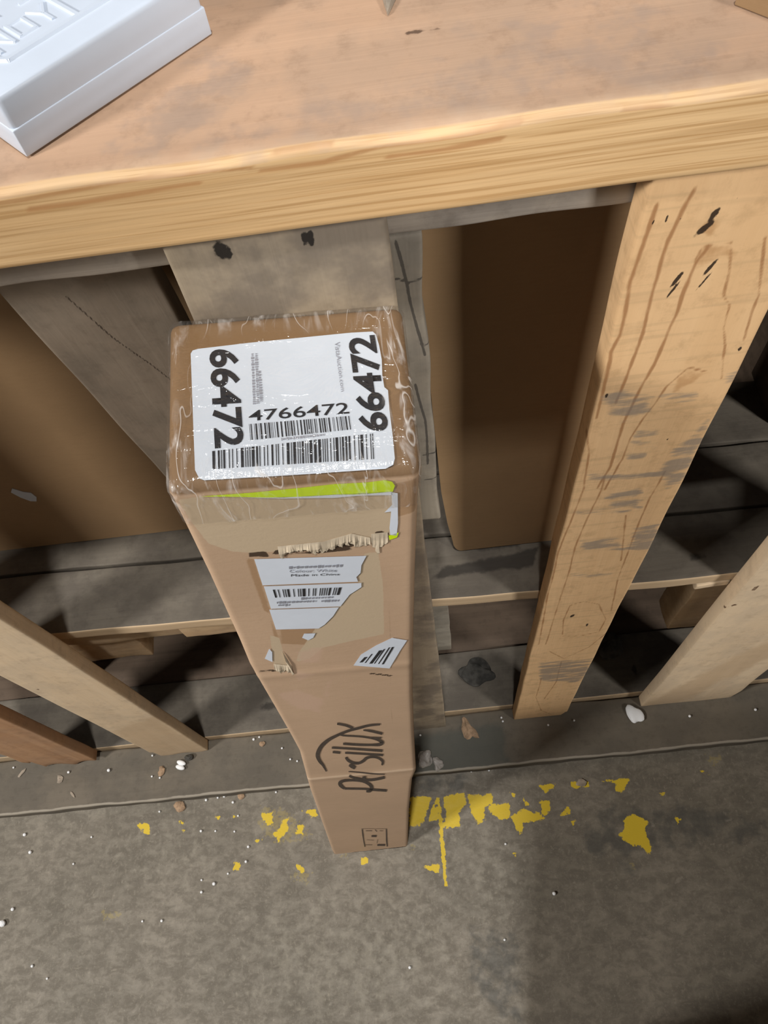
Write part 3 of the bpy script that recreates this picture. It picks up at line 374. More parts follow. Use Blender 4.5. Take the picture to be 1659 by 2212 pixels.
M['grey_board'] = wood('grey_brown_board', 'z', (0.29, 0.235, 0.18), (0.23, 0.18, 0.135), 90.0, 18.0, (0.19, 0.16, 0.125), 0.5, contrast=0.6,
    stains=[('crack', (0.05, 0.035, 0.025), 0.85, 0.5, 200.0, 0.4, 0.65)])
M['grey_post'] = wood('cracked_grey_post', 'z', (0.34, 0.30, 0.24), (0.22, 0.19, 0.15), 120.0, 40.0, (0.17, 0.155, 0.135), 0.5, contrast=0.7,
    stains=[('crack', (0.05, 0.045, 0.04), 0.8, 0.5, 200.0, 0.4, 0.65)])
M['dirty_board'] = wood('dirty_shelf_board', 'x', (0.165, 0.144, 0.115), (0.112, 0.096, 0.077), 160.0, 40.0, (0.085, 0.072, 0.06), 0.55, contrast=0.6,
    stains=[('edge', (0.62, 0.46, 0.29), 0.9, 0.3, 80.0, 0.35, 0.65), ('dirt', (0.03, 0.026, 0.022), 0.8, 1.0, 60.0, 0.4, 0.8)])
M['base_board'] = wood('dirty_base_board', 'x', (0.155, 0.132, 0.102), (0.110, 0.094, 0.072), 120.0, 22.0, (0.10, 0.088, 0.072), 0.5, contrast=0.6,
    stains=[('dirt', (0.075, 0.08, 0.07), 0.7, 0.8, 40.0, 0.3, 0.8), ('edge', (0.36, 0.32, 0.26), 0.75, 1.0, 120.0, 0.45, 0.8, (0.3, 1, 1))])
M['block'] = wood('pallet_block_pine', 'x', (0.50, 0.36, 0.215), (0.37, 0.24, 0.13), 160.0, 40.0, (0.30, 0.22, 0.15), 0.4)
M['grey_block'] = wood('grey_pallet_block', 'x', (0.36, 0.325, 0.265), (0.25, 0.22, 0.175), 160.0, 40.0, (0.19, 0.175, 0.15), 0.4)
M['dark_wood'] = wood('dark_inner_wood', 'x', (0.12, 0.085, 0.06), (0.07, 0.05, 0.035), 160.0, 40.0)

def kraft(name, base, dk, stains=(), rough=0.62):
    k = NT(name)
    fl = k.noise(k.vec((1, 1, 6)), 55.0, 4.0, 0.6)
    fi = k.noise(k.vec(), 420.0, 2.0, 0.6)
    bl = k.noise(k.vec(), 9.0, 4.0, 0.6)
    col = k.mix(k.ramp(bl, 0.3, 0.7), base, tuple(c * 0.90 for c in base))
    col = k.mix(k.ramp(fl, 0.4, 0.7, 0.0, 0.25), col, dk)
    col = k.mix(k.ramp(fi, 0.5, 0.8, 0.0, 0.16), col, dk)
    for a in stains: col = k.stain(col, *a)
    k.bump(k.math('ADD', fl, fi), 0.10, 0.0006)
    return k.done(col, rough, 0.3)
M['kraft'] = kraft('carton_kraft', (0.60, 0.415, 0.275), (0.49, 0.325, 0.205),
    stains=[('top', (0.185, 0.105, 0.044), 0.94, 0.3, 60.0, 0.3, 0.7), ('brown', (0.38, 0.225, 0.115), 0.75, 0.5, 140.0, 0.35, 0.75),
            ('torn', (0.60, 0.475, 0.325), 0.9, 0.35, 260.0, 0.42, 0.58), ('pink', (0.64, 0.435, 0.32), 0.6, 0.7, 120.0, 0.3, 0.8),
            ('fold', (0.27, 0.16, 0.09), 0.45, 0.8, 160.0, 0.4, 0.9), ('crease', (0.76, 0.57, 0.40), 0.75, 0.5, 120.0, 0.35, 0.8),
            ('dark', (0.055, 0.032, 0.018), 0.95, 0.6, 330.0, 0.42, 0.62, (0.5, 1, 1))])
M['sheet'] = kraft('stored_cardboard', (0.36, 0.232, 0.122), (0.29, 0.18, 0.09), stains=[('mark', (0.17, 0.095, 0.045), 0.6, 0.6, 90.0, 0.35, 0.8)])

def plain(name, col, rough=0.5, spec=0.4, var=0.08, scale=60.0, bump=0.0):
    k = NT(name); n = k.noise(k.vec(), scale, 3.0)
    c = k.mix(k.ramp(n, 0.35, 0.65), col, tuple(max(0, v * (1 - var)) for v in col))
    if bump: k.bump(n, bump, 0.001)
    return k.done(c, rough, spec)
M['paper'] = plain('label_paper', (0.61, 0.67, 0.76), 0.45, 0.4, 0.03)
M['column'] = plain('grey_painted_column', (0.30, 0.29, 0.27), 0.6, 0.3)  # for the unseen column added to shade the floor
M['front_paper'] = plain('front_label_paper', (0.76, 0.82, 0.92), 0.45, 0.4, 0.03)
M['ink'] = plain('label_ink', (0.022, 0.022, 0.026), 0.5, 0.3)
M['greyink'] = plain('pale_ink', (0.30, 0.31, 0.36), 0.5, 0.3)
M['stamp_ink'] = plain('carton_print_ink', (0.085, 0.062, 0.048), 0.6, 0.3, 0.25, 200.0)
M['lime'] = plain('lime_sticker', (0.70, 0.95, 0.0), 0.4, 0.4, 0.04)
M['white_plastic'] = plain('white_plastic', (0.60, 0.67, 0.78), 0.35, 0.45, 0.02)
M['foam'] = plain('white_foam', (0.86, 0.87, 0.88), 0.6, 0.3, 0.04)
M['shred'] = plain('torn_liner_paper', (0.74, 0.62, 0.46), 0.8, 0.2, 0.25, 90.0, 0.3)
M['chip'] = plain('wood_chip_brown', (0.40, 0.27, 0.17), 0.8, 0.2, 0.35, 150.0, 0.5)
M['dark_scrap'] = plain('dark_film_scrap', (0.085, 0.08, 0.07), 0.75, 0.3, 0.6, 60.0, 0.8)
M['grey_sliver'] = plain('grey_sliver_wood', (0.36, 0.30, 0.235), 0.8, 0.2, 0.35, 90.0, 0.4)

def film():
    k = NT('clear_wrinkled_film'); n, t = k.n, k.t
    tr = n.new('ShaderNodeBsdfTransparent'); tr.inputs[0].default_value = (0.985, 0.975, 0.96, 1)
    gl = n.new('ShaderNodeBsdfGlossy'); gl.inputs['Roughness'].default_value = 0.12
    df = n.new('ShaderNodeBsdfDiffuse'); df.inputs[0].default_value = (0.86, 0.82, 0.78, 1)
    a = k.noise(k.vec((1.0, 2.6, 1.0), rot=(0, 0, 0.5)), 26.0, 4.0, 0.6, 1.5)
    b = k.noise(k.vec((3.0, 0.8, 1.0), rot=(0, 0, -0.7)), 40.0, 3.0, 0.6, 1.2)
    h = k.math('ADD', a, k.math('MULTIPLY', b, 0.6))
    bp = n.new('ShaderNodeBump'); bp.inputs['Strength'].default_value = 0.5; bp.inputs['Distance'].default_value = 0.003
    t.links.new(h, bp.inputs['Height']); t.links.new(bp.outputs[0], gl.inputs['Normal'])
    fr = n.new('ShaderNodeLayerWeight'); fr.inputs[0].default_value = 0.25
    mx = n.new('ShaderNodeMixShader'); t.links.new(k.math('ADD', k.math('MULTIPLY', fr.outputs['Facing'], 0.16), 0.055), mx.inputs[0])
    t.links.new(tr.outputs[0], mx.inputs[1]); t.links.new(gl.outputs[0], mx.inputs[2])
    ridge = k.math('ABSOLUTE', k.math('SUBTRACT', k.noise(k.vec((2.4, 1.0, 1.0), rot=(0, 0, 0.85)), 17.0, 2.0, 0.5, 1.0), 0.5))
    line = k.ramp(ridge, 0.0, 0.012, 0.42, 0.0)
    area = k.ramp(k.math('ADD', k.attr('stress'), k.math('MULTIPLY', k.math('SUBTRACT', k.noise(k.vec(), 30.0, 4.0), 0.5), 1.1)), 0.3, 1.0, 0.0, 1.0)
    fac = k.math('MULTIPLY', area, k.math('ADD', line, k.ramp(b, 0.5, 0.8, 0.02, 0.5)))
    m2 = n.new('ShaderNodeMixShader'); t.links.new(fac, m2.inputs[0])
    t.links.new(mx.outputs[0], m2.inputs[1]); t.links.new(df.outputs[0], m2.inputs[2])
    t.links.new(m2.outputs[0], k.out.inputs[0]); n.remove(k.b)
    return k.m
M['film'] = film()

# ---------------------------------------------------------------- setting: floor
def lin(a, b, s): return list(np.arange(a, b, s))
fx = [-4, -3, -2, -1.4, -1.05] + lin(-0.87, 0.62, 0.003) + [0.75, 1.0, 1.5, 2.2, 3, 4]
fy = [-4, -3, -2, -1.2, -0.7, -0.4] + lin(-0.22, 0.235, 0.003) + [0.4, 0.7, 1.1, 1.6, 2.5]
P = np.array([(x, y, 0.0) for y in fy for x in fx]); nfx = len(fx)
fme = mesh('floor', P, [(j * nfx + i, j * nfx + i + 1, (j + 1) * nfx + i + 1, (j + 1) * nfx + i) for j in range(len(fy) - 1) for i in range(nfx - 1)])
setattr_(fme, 'yellow', np.maximum(polys(P[:, :2], D['yellow'], 0.0075), polys(P[:, :2], D['yellow'][1:3], 0.002)))
setattr_(fme, 'faint', polys(P[:, :2], D['faint'], 0.012))
setattr_(fme, 'scuff', polys(P[:, :2], D['scuff'], 0.12))
setattr_(fme, 'dirt', polys(P[:, :2], D['dirt'], 0.03))  # oil stain at right and darker floor patches
floor = link('floor', fme, M['concrete']); floor['kind'] = 'structure'

# ---------------------------------------------------------------- work bench
bench = empty('work_bench', (-0.1, 0.5, 0.0), 'rough timber work bench with upright planks under its top', 'bench')
TZ, TB, TY = 1.156, 1.1155, 0.282
def tdeform(w):
    # softened, slightly uneven front arris
    e = np.exp(-((w[:, 2] - TZ) / 0.004) ** 2 - ((w[:, 1] - TY) / 0.004) ** 2)
    w = w.copy(); w[:, 2] -= e * 0.0012 * (1 + np.sin(w[:, 0] * 60)); return w
board('tabletop_plank', (-0.62, TY, TB), (0.55, 0.455, TZ), (300, 40, 22), M['tabletop'], bench, r=0.0022, amp=0.0004, seed=3, deform=tdeform, masks={
    'edge': lambda w: np.where(w[:, 1] < TY + 0.0035, 1.0, 0.0),
    'smudge': topm(lambda p: polys(p, D['tgrey'], 0.03), TZ),
    'pale': topm(lambda p: np.clip(1.1 - (p[:, 1] - TY) / 0.016, 0, 1) * 0.8, TZ),
    'streak': front(lambda p: lines(p, D['bstreak'], 0.0026, 0.002), TY),
    'crack': topm(lambda p: np.maximum(lines(p, D['tcrack'][:2], 0.0016, 0.002), np.maximum(ellipses(p, [(D['tknot'], 0.0026, 0.0024)]), lines(p, D['tcrack'][2:], 0.0006, 0.002) * 0.6)), TZ)})
for y0, y1 in ((0.458, 0.632), (0.635, 0.81), (0.813, 0.985)):
    board('tabletop_plank', (-0.62, y0, TB), (0.55, y1, TZ), (12, 4, 2), M['tabletop'], bench, seed=int(y0 * 100))

PY, PB = 0.287, 0.305   # upright planks: front and back faces
BT = 0.030              # top of the base board
def upr(x0, x1, mat, nx, nz, seed, masks=None, lean=0.0, x_bot=None, label=None, bottom=None, amp=0.0006):
    z0, z1 = BT, TB
    def df(w):
        w = w.copy(); t = (z1 - w[:, 2]) / (z1 - z0)
        if lean: w[:, 0] += lean * t
        if bottom is not None:
            w[:, 2] += np.clip(1 - (w[:, 2] - z0) / 0.12, 0, 1) * bottom(w[:, 0])
        return w
    return board('upright_plank', (x0, PY, z0), (x1, PB, z1), (nx, 4, nz), mat, bench, r=0.0018, amp=amp, seed=seed, masks=masks, deform=df, label=label)

# right plank with reddish grain and saw marks
upr(0.1215, 0.2095, M['upright'], 110, 420, 5, lean=-0.006, label='sawn pine plank with reddish grain lines and nail holes', amp=0.0005, masks={
    'red': front(lambda p: np.maximum(lines(p, D['p1red'][:3], 0.0022, 0.0022), lines(p, D['p1red'][3:], 0.0016, 0.0018) * 0.9), PY),
    'patch': front(lambda p: polys(p, D['p1patch'], 0.006), PY),
    'grey': front(lambda p: polys(p, D['p1grey'], 0.008), PY),
    'hole': front(lambda p: ellipses(p, D['p1hole']), PY)},
    bottom=lambda x: np.clip((x - 0.195) / 0.006, 0, 1) * 0.02)
# plank behind the carton
upr(-0.1075, 0.0005, M['grey_upright'], 54, 200, 6, label='weathered tan plank with two dark nail holes', masks={
    'hole': front(lambda p: ellipses(p, [(q_[0], q_[1] * 1.5, q_[2] * 1.5) for q_ in D['p2hole']]), PY), 'red': front(lambda p: ellipses(p, D['p2red']), PY)})
# left pale plank
upr(-0.5065, -0.4135, M['pale_upright'], 40, 160, 7, label='pale bare pine plank', masks={
    'hole': front(lambda p: ellipses(p, [((-0.494, 0.470), 0.003, 0.006), ((-0.47, 0.40), 0.002, 0.004), ((-0.445, 0.20), 0.002, 0.006)]) * 0.7, PY),
    'patch': front(lambda p: polymask(p, [(-0.51, 0.02), (-0.41, 0.02), (-0.41, 0.30), (-0.51, 0.22)], 0.05), PY)},
    bottom=lambda x: np.where(x < -0.5, 0.03, 0.0) + 0.004 * np.sin(x * 120))
# far left reddish plank with a ragged foot
upr(-0.695, -0.585, M['red_upright'], 40, 60, 8, lean=-0.022, label='reddish plank with a ragged foot', bottom=lambda x: 0.022 * np.abs(np.sin(x * 55 + 1.2)) + np.where(x < -0.70, 0.05, 0.0))
# right-hand pale wide plank
upr(0.3365, 0.492, M['pale_upright'], 50, 160, 9, lean=-0.006, label='wide pale plank with a cut lower corner', masks={
    'hole': front(lambda p: ellipses(p, [((0.352, 0.555), 0.003, 0.010), ((0.337, 0.50), 0.0016, 0.004), ((0.345, 0.505), 0.004, 0.0016)]), PY),
    'patch': front(lambda p: polymask(p, [(0.33, 0.03), (0.40, 0.03), (0.49, 0.33), (0.49, 0.5)], 0.04), PY)},
    bottom=lambda x: np.clip((x - 0.478) / 0.02, 0, 1) * 0.11)
# end and back boards added to keep the bench interior dark (seen only past the front planks)
board('cleat', (-0.60, PB + 0.001, 1.0835), (0.53, PB + 0.04, TB - 0.0005), (200, 4, 6), M['grey_cleat'], bench, seed=11, amp=0.0007, freq=60)
def base_edge(w): return np.clip(1.25 - np.maximum(np.abs(w[:, 1] - 0.2155), 0) / 0.004, 0, 1) * np.where(w[:, 2] > BT - 0.006, 1.0, 0.2)
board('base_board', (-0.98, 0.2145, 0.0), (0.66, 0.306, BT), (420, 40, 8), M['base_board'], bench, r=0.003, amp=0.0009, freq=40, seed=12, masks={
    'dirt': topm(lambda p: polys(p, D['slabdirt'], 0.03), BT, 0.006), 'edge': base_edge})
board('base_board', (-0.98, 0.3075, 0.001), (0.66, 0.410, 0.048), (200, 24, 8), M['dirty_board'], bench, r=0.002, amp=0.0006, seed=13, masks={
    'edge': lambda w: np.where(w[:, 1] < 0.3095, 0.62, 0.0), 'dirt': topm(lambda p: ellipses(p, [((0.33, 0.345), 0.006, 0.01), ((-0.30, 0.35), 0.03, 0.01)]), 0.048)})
board('base_board', (-0.98, 0.4125, 0.001), (0.66, 0.598, 0.040), (20, 3, 2), M['dark_wood'], bench, seed=17)  # dark board added so the deep space under the shelf stays dark
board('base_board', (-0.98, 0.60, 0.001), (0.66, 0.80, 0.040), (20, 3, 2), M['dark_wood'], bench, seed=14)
for x0, x1 in ((-0.64, -0.622), (0.552, 0.57)):  # added panels that keep stray light out of the bench
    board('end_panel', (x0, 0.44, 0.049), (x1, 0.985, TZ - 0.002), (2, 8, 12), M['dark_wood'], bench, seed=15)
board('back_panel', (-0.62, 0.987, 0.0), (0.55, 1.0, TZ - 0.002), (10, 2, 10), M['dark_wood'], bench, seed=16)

# shelf of old pallet boards inside the bench, set slightly askew
SZ = 0.555
def yaw(w):
    w = w.copy(); w[:, 1] += -0.0245 * (w[:, 0] - 0.34); return w
def shelf_edge(w): return np.where(w[:, 1] < 0.3065, 1.0, 0.0)
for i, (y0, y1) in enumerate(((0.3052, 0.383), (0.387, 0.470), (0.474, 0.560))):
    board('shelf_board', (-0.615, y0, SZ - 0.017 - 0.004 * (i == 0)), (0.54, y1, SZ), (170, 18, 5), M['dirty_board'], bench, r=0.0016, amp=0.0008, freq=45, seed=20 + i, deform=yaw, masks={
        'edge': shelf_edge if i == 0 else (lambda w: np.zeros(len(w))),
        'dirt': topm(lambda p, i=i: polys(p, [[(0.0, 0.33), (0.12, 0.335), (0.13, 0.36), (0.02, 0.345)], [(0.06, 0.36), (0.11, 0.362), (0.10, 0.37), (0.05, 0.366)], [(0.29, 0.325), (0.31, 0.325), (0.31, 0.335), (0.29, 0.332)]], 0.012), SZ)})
def shelf_block(x0, x1, y0, y1, z0, z1, mat, seed):
    board('shelf_block', (x0, y0, z0), (x1, y1, z1), (8, 5, 8), M[mat], bench, r=0.002, amp=0.0012, freq=60, seed=seed)
zb = SZ - 0.0215
board('shelf_bearer', (-0.60, 0.334, zb - 0.050), (-0.18, 0.372, zb), (30, 5, 5), M['block'], bench, seed=31, amp=0.0012, freq=40)
shelf_block(-0.490, -0.375, 0.338, 0.374, zb - 0.125, zb - 0.0515, 'block', 32)
shelf_block(-0.300, -0.190, 0.3225, 0.3335, zb - 0.034, zb, 'block', 37)
shelf_block(0.318, 0.430, 0.326, 0.370, zb - 0.215, zb, 'block', 33)
shelf_block(0.298, 0.336, 0.3062, 0.3150, zb - 0.012, zb - 0.0004, 'pale_upright', 38)
shelf_block(-0.065, 0.0195, 0.332, 0.376, zb - 0.225, zb, 'grey_block', 34)
for x in (-0.55, -0.05, 0.50):
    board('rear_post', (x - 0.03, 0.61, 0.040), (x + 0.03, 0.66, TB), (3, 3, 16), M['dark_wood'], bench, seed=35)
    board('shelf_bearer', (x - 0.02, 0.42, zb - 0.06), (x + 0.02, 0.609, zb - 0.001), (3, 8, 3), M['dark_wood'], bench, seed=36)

# ---------------------------------------------------------------- things kept inside the bench
# right cardboard sheet, rounded lower corner
def sheet(name, pts, y, th, mat, label, mark=None, res=None):
    pts = [Vector((p[0], 0, p[1])) for p in pts]
    bm = bmesh.new(); vs = [bm.verts.new(p) for p in pts]; f = bm.faces.new(vs); bm.normal_update()
    if f.normal.y > 0: f.normal_flip()
    r = bmesh.ops.extrude_face_region(bm, geom=[f]); 
    bmesh.ops.translate(bm, verts=[v for v in r['geom'] if isinstance(v, bmesh.types.BMVert)], vec=(0, th, 0))
    bmesh.ops.recalc_face_normals(bm, faces=bm.faces)
    me = bpy.data.meshes.new(name); bm.to_mesh(me); bm.free()
    o = link(name, me, mat, None, (0, y, 0)); tag(o, label, 'cardboard', 'flat cardboard stored inside the bench'); return o
arc = [(0.0315 + 0.010 * (1 - math.cos(a)), SZ + 0.002 + 0.026 * (1 - math.sin(a))) for a in np.linspace(0, math.pi / 2, 7)]
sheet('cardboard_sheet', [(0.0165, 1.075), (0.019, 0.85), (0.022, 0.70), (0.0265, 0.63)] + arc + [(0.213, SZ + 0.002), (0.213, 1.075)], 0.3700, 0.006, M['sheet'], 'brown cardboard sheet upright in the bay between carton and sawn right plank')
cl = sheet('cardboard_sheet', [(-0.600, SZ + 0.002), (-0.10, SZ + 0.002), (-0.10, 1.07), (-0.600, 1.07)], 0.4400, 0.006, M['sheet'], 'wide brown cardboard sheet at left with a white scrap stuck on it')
sc = D['white_scrap']
bm = bmesh.new()
vs = [bm.verts.new((x, 0, z)) for x, z in ((-0.010, 0.010), (-0.005, 0.017), (0.002, 0.008), (0.009, 0.004), (0.010, -0.006), (0.006, -0.014), (0.0, -0.012), (-0.006, -0.002))]
f = bm.faces.new(vs); rr = bmesh.ops.extrude_face_region(bm, geom=[f])
bmesh.ops.translate(bm, verts=[v for v in rr['geom'] if isinstance(v, bmesh.types.BMVert)], vec=(0, 0.0008, 0))
bmesh.ops.recalc_face_normals(bm, faces=bm.faces)
me = bpy.data.meshes.new('paper_scrap'); bm.to_mesh(me); bm.free()
o = link('paper_scrap', me, M['paper'], cl, (sc[0], 0.4390, sc[2])); o['label'] = 'torn white paper scrap'

# leaning grey-brown board with a long crack
def bdef(w):
    w = w.copy(); t = np.clip((1.07 - w[:, 2]) / (1.07 - SZ), 0, 1); w[:, 1] += 0.066 * t; return w
gb = board('loose_board', (-0.2360, 0.3465, SZ + 0.001), (-0.1420, 0.3625, 1.075), (80, 3, 200), M['grey_board'], None, seed=41, amp=0.0007, deform=bdef, masks={
    'crack': front(lambda p: lines(p, [[(-0.200, 1.03), (-0.190, 0.985), (-0.178, 0.95), (-0.170, 0.92), (-0.163, 0.90)]], 0.0014, 0.0016), 0.3465)})
tag(gb, 'grey-brown board with a long crack leaning behind the carton at left', 'board')
# weathered backing board with cross cracks, nailed behind the plank at the carton
board('backing_board', (-0.075, PB + 0.0006, 0.7690), (0.0156, PB + 0.024, 1.0828), (90, 4, 170), M['grey_post'], bench, seed=42, amp=0.0009, freq=55, label='weathered grey board with cross cracks', masks={
    'crack': front(lambda p: lines(p, [[(0.0, 1.056), (0.008, 1.052), (0.016, 1.053)], [(0.011, 1.0), (0.016, 0.999)], [(0.006, 0.8735), (0.016, 0.875)], [(0.006, 0.836), (0.016, 0.838)], [(0.002, 1.08), (0.007, 1.05), (0.010, 1.02), (0.0125, 0.99)], [(0.006, 0.96), (0.010, 0.92), (0.009, 0.86)]], 0.0018, 0.0016), PB)})

# dark crumpled scrap and small block in the dark below the shelf
sp = lump('crumpled_film', (0.062, 0.368, 0.0485), (0.052, 0.045, 0.012), M['dark_scrap'], seed=5, rough=0.34, sub=4)
tag(sp, 'dark crumpled plastic lying on the board below the shelf right of the carton', 'plastic scrap')
sp = lump('rubber_scrap', (0.293, 0.385, 0.0485), (0.045, 0.04, 0.035), M['dark_scrap'], seed=8, rough=0.25, sub=3)
tag(sp, 'dark round scrap in the shadow beside the sawn right plank', 'scrap')
bk = board('wood_offcut', (0.43, 0.49, SZ + 0.001), (0.53, 0.57, SZ + 0.12), (6, 4, 6), M['dark_wood'], None, seed=44, amp=0.001)
tag(bk, 'dark brown wood offcut deep on the shelf at far right', 'offcut')

# ---------------------------------------------------------------- tall carton
cO, cX, cZ = Vector(D['cO']), Vector(D['cX']), Vector(D['cZ'])
cY = cZ.cross(cX)
L = D['cL']; kl = Vector(D['kl']) - cO; DEP = kl.dot(cY) - 0.0005; SLOPE = (kl.dot(cZ) - L) / (kl.dot(cY))
def W3(s, d, h): return np.outer(s, cX) + np.outer(d, cY) + np.outer(h, cZ) + np.array(cO)
lh = np.array(sorted([(p[1], p[0]) for p in D['cleft']])); rh = np.array(sorted([(p[1], p[0]) for p in D['cright']]))
sL = lambda h: np.interp(h, lh[:, 0], lh[:, 1]); sR = lambda h: np.interp(h, rh[:, 0], rh[:, 1])
def relief(s, h):   # outward (towards the viewer) denting of the front face
    o = 0.0010 * np.exp(-((h - 0.487 - 0.02 * (s - 0.06)) / 0.010) ** 2)                       # ridge of the old fold
    o += 0.0006 * np.exp(-((h - 0.80) / 0.006) ** 2)
    o -= 0.0012 * np.exp(-((h - 0.62) / 0.09) ** 2) * np.exp(-((s - 0.0) / 0.035) ** 2)
    return o
TOPH = 0.004
def carton_shell(name, off, h_from, nf, step, cap=True, wr=0.0, topoff=None):
    topoff = off if topoff is None else topoff
    """front-dense rounded-rectangle loft up the carton, closed over the top"""
    cr = 0.004 + off
    rows = list(np.arange(h_from, L - 0.012, step)) + [L - 0.0105, L - 0.008]
    V = []; SH = []; FR = []
    def ring(h, inset, lift):
        a, b = sL(np.array([h]))[0] - off + inset, sR(np.array([h]))[0] + off - inset
        d0, d1 = -off + inset, DEP + off - inset
        pts = []; c = min(cr, 0.004 + off)
        for t in np.linspace(0, 1, nf + 1): pts.append((a + c + (b - a - 2 * c) * t, d0))
        def corner(cx, cy, a0):
            for t in (0.33, 0.67): 
                an = a0 + t * math.pi / 2; pts.append((cx + c * math.cos(an), cy + c * math.sin(an)))
        corner(b - c, d0 + c, -math.pi / 2)
        for t in np.linspace(0, 1, 9): pts.append((b, d0 + c + (d1 - d0 - 2 * c) * t))
        corner(b - c, d1 - c, 0)
        for t in np.linspace(0, 1, 17): pts.append((b - c - (b - a - 2 * c) * t, d1))
        corner(a + c, d1 - c, math.pi / 2)
        for t in np.linspace(0, 1, 9): pts.append((a, d1 - c - (d1 - d0 - 2 * c) * t))
        corner(a + c, d0 + c, math.pi)
        p = np.array(pts); s, d = p[:, 0], p[:, 1]
        dd = np.clip(d / DEP, 0, 1)
        if lift is None: hh = h + (TOPH + SLOPE * np.clip(d, 0, DEP)) * (h / L)
        else: hh = L + TOPH + SLOPE * np.clip(d, 0, DEP) + lift
        rel = relief(s, hh) * np.clip(1 - dd * 6, 0, 1) if inset == 0 else 0
        return s, d - rel, hh
    rr = 0.0065
    specs = [(h, 0.0, None) for h in rows]
    specs += [(L, rr * (1 - math.cos(t)), -rr + rr * math.sin(t) + topoff) for t in (0.15, 0.5, 0.9, 1.25, math.pi / 2)]
    specs += [(L, rr + 0.034 * k / 12, topoff) for k in range(1, 13)]
    RS = [ring(*q) for q in specs]; n = len(RS[0][0])
    s = np.concatenate([r[0] for r in RS]); d = np.concatenate([r[1] for r in RS]); h = np.concatenate([r[2] for r in RS])
    if wr:
        ph = np.sin(s * 180 + 40 * d) * np.sin(d * 130 - 60 * s + h * 50) + 0.6 * np.sin(s * 410 - d * 260 + h * 170)
        ed = np.clip((h - L + 0.05) / 0.05, 0, 1)
        d = d - wr * np.abs(ph) * np.where(h < L - 0.004, 1, 0); h = h + wr * np.abs(ph) * np.where(h > L, 1, 0)
    P = W3(s, d, h)
    F = [(i * n + j, i * n + (j + 1) % n, (i + 1) * n + (j + 1) % n, (i + 1) * n + j) for i in range(len(RS) - 1) for j in range(n)]
    m = len(RS) - 1
    F.append(tuple(m * n + j for j in range(n)))
    if cap: F.append(tuple(reversed(range(n))))
    return P, F, s, d, h
base_pt = W3(np.array([0.062]), np.array([0.05]), np.array([0.0]))[0]; base_pt[2] = 0
carton = empty('tall_carton', base_pt, 'tall narrow brown cardboard carton with numbered label on top, leaning on the bench', 'box')
P, F, s, d, h = carton_shell('body', 0.0, -0.012, 62, 0.0026)
bot = h < 0.03
P[:, 2] = np.maximum(P[:, 2], 0.0005)
P[h < -0.0115 + 0.0005 + SLOPE * 0, 2] = 0.0005
me = mesh('carton_body', P - base_pt, F)
SH = np.stack([s, h], 1); fr_ = d < 0.004
def fm(v): return np.where(fr_, v, 0.0)
setattr_(me, 'torn', fm(polys(SH, D['torn'], 0.004)))
setattr_(me, 'dark', fm(np.maximum(polys(SH, D['dark'], 0.003) * 0.9, lines(SH, D['darkline'], 0.0028, 0.0022))))
setattr_(me, 'brown', fm(polys(SH, D['brown'], 0.004)))
setattr_(me, 'pink', fm(polys(SH, D['pink'], 0.012)))
setattr_(me, 'fold', fm(lines(SH, D['fold'], 0.0008, 0.0012)))
setattr_(me, 'crease', fm(np.exp(-((h - 0.490 - 0.02 * (s - 0.06)) / 0.0045) ** 2)))  # highlight on the fold ridge, put into the colour
setattr_(me, 'top', np.clip((h - L + 0.004) / 0.006, 0, 1))
body = link('carton_body', me, M['kraft'], carton, base_pt, smooth=True)

FOFF = 0.0006
def fpt(p, off=FOFF):
    s_, h_ = np.array([p[0]]), np.array([p[1]])
    return W3(s_, -relief(s_, h_) - off, h_)[0]
tU, tV, tN = (np.array(D[k]) for k in ('tU', 'tV', 'tN'))
TL0 = W3(np.array([0.0]), np.array([0.0]), np.array([L]))[0]
def tpt(p, off): return TL0 + tU * p[0] + tV * p[1] + tN * (TOPH + off)

def flat(name, outline, fn, mat, parent, holes=None, th=0.0002):
    """thin printed or stuck-on piece following the face it lies on"""
    bm = bmesh.new(); vs = [bm.verts.new((p[0], p[1], 0)) for p in outline]; bm.faces.new(vs)
    bmesh.ops.triangulate(bm, faces=bm.faces[:])
    pts = [(v.co.x, v.co.y) for v in bm.verts]; bm.verts.index_update(); faces = [[v.index for v in f.verts] for f in bm.faces]; bm.free()
    A = [fn(p, FOFF) for p in pts]
    me = mesh(name, np.array(A) - base_pt, faces)
    return link(name, me, mat, parent, base_pt)

def strip(A, B): # two edge lines -> verts, faces
    n = len(A); return list(A) + list(B), [(i, i + 1, n + i + 1, n + i) for i in range(n - 1)]

def many(name, parts, fn, mat, parent, off=FOFF):
    V, F = [], []
    for pv, pf in parts:
        k = len(V); V += [fn(p, off) for p in pv]; F += [tuple(i + k for i in f) for f in pf]
    return link(name, mesh(name, np.array(V) - base_pt, F), mat, parent, base_pt)

def bil(q, u, v):
    q = np.array(q); return (q[0] * (1 - u) + q[1] * u) * (1 - v) + (q[3] * (1 - u) + q[2] * u) * v

def text(name, body, quad, fn, mat, parent, bold=0.0, off=0.0009):
    """lettering filling the quad (baseline start, baseline end, cap end, cap start)"""
    c = bpy.data.curves.new(name, 'FONT'); c.body = body; c.offset = bold; c.resolution_u = 4
    t = bpy.data.objects.new(name, c); COL.objects.link(t)
    dg = bpy.context.evaluated_depsgraph_get(); dg.update()
    me = bpy.data.meshes.new_from_object(t.evaluated_get(dg)); bpy.data.objects.remove(t)
    a = coords(me); lo = a.min(0); hi = a.max(0)
    out = [fn(bil(quad, (p[0] - lo[0]) / (hi[0] - lo[0]), (p[1] - lo[1]) / (hi[1] - lo[1])), off) for p in a]
    setco(me, np.array(out) - base_pt)
    return link(name, me, mat, parent, base_pt)

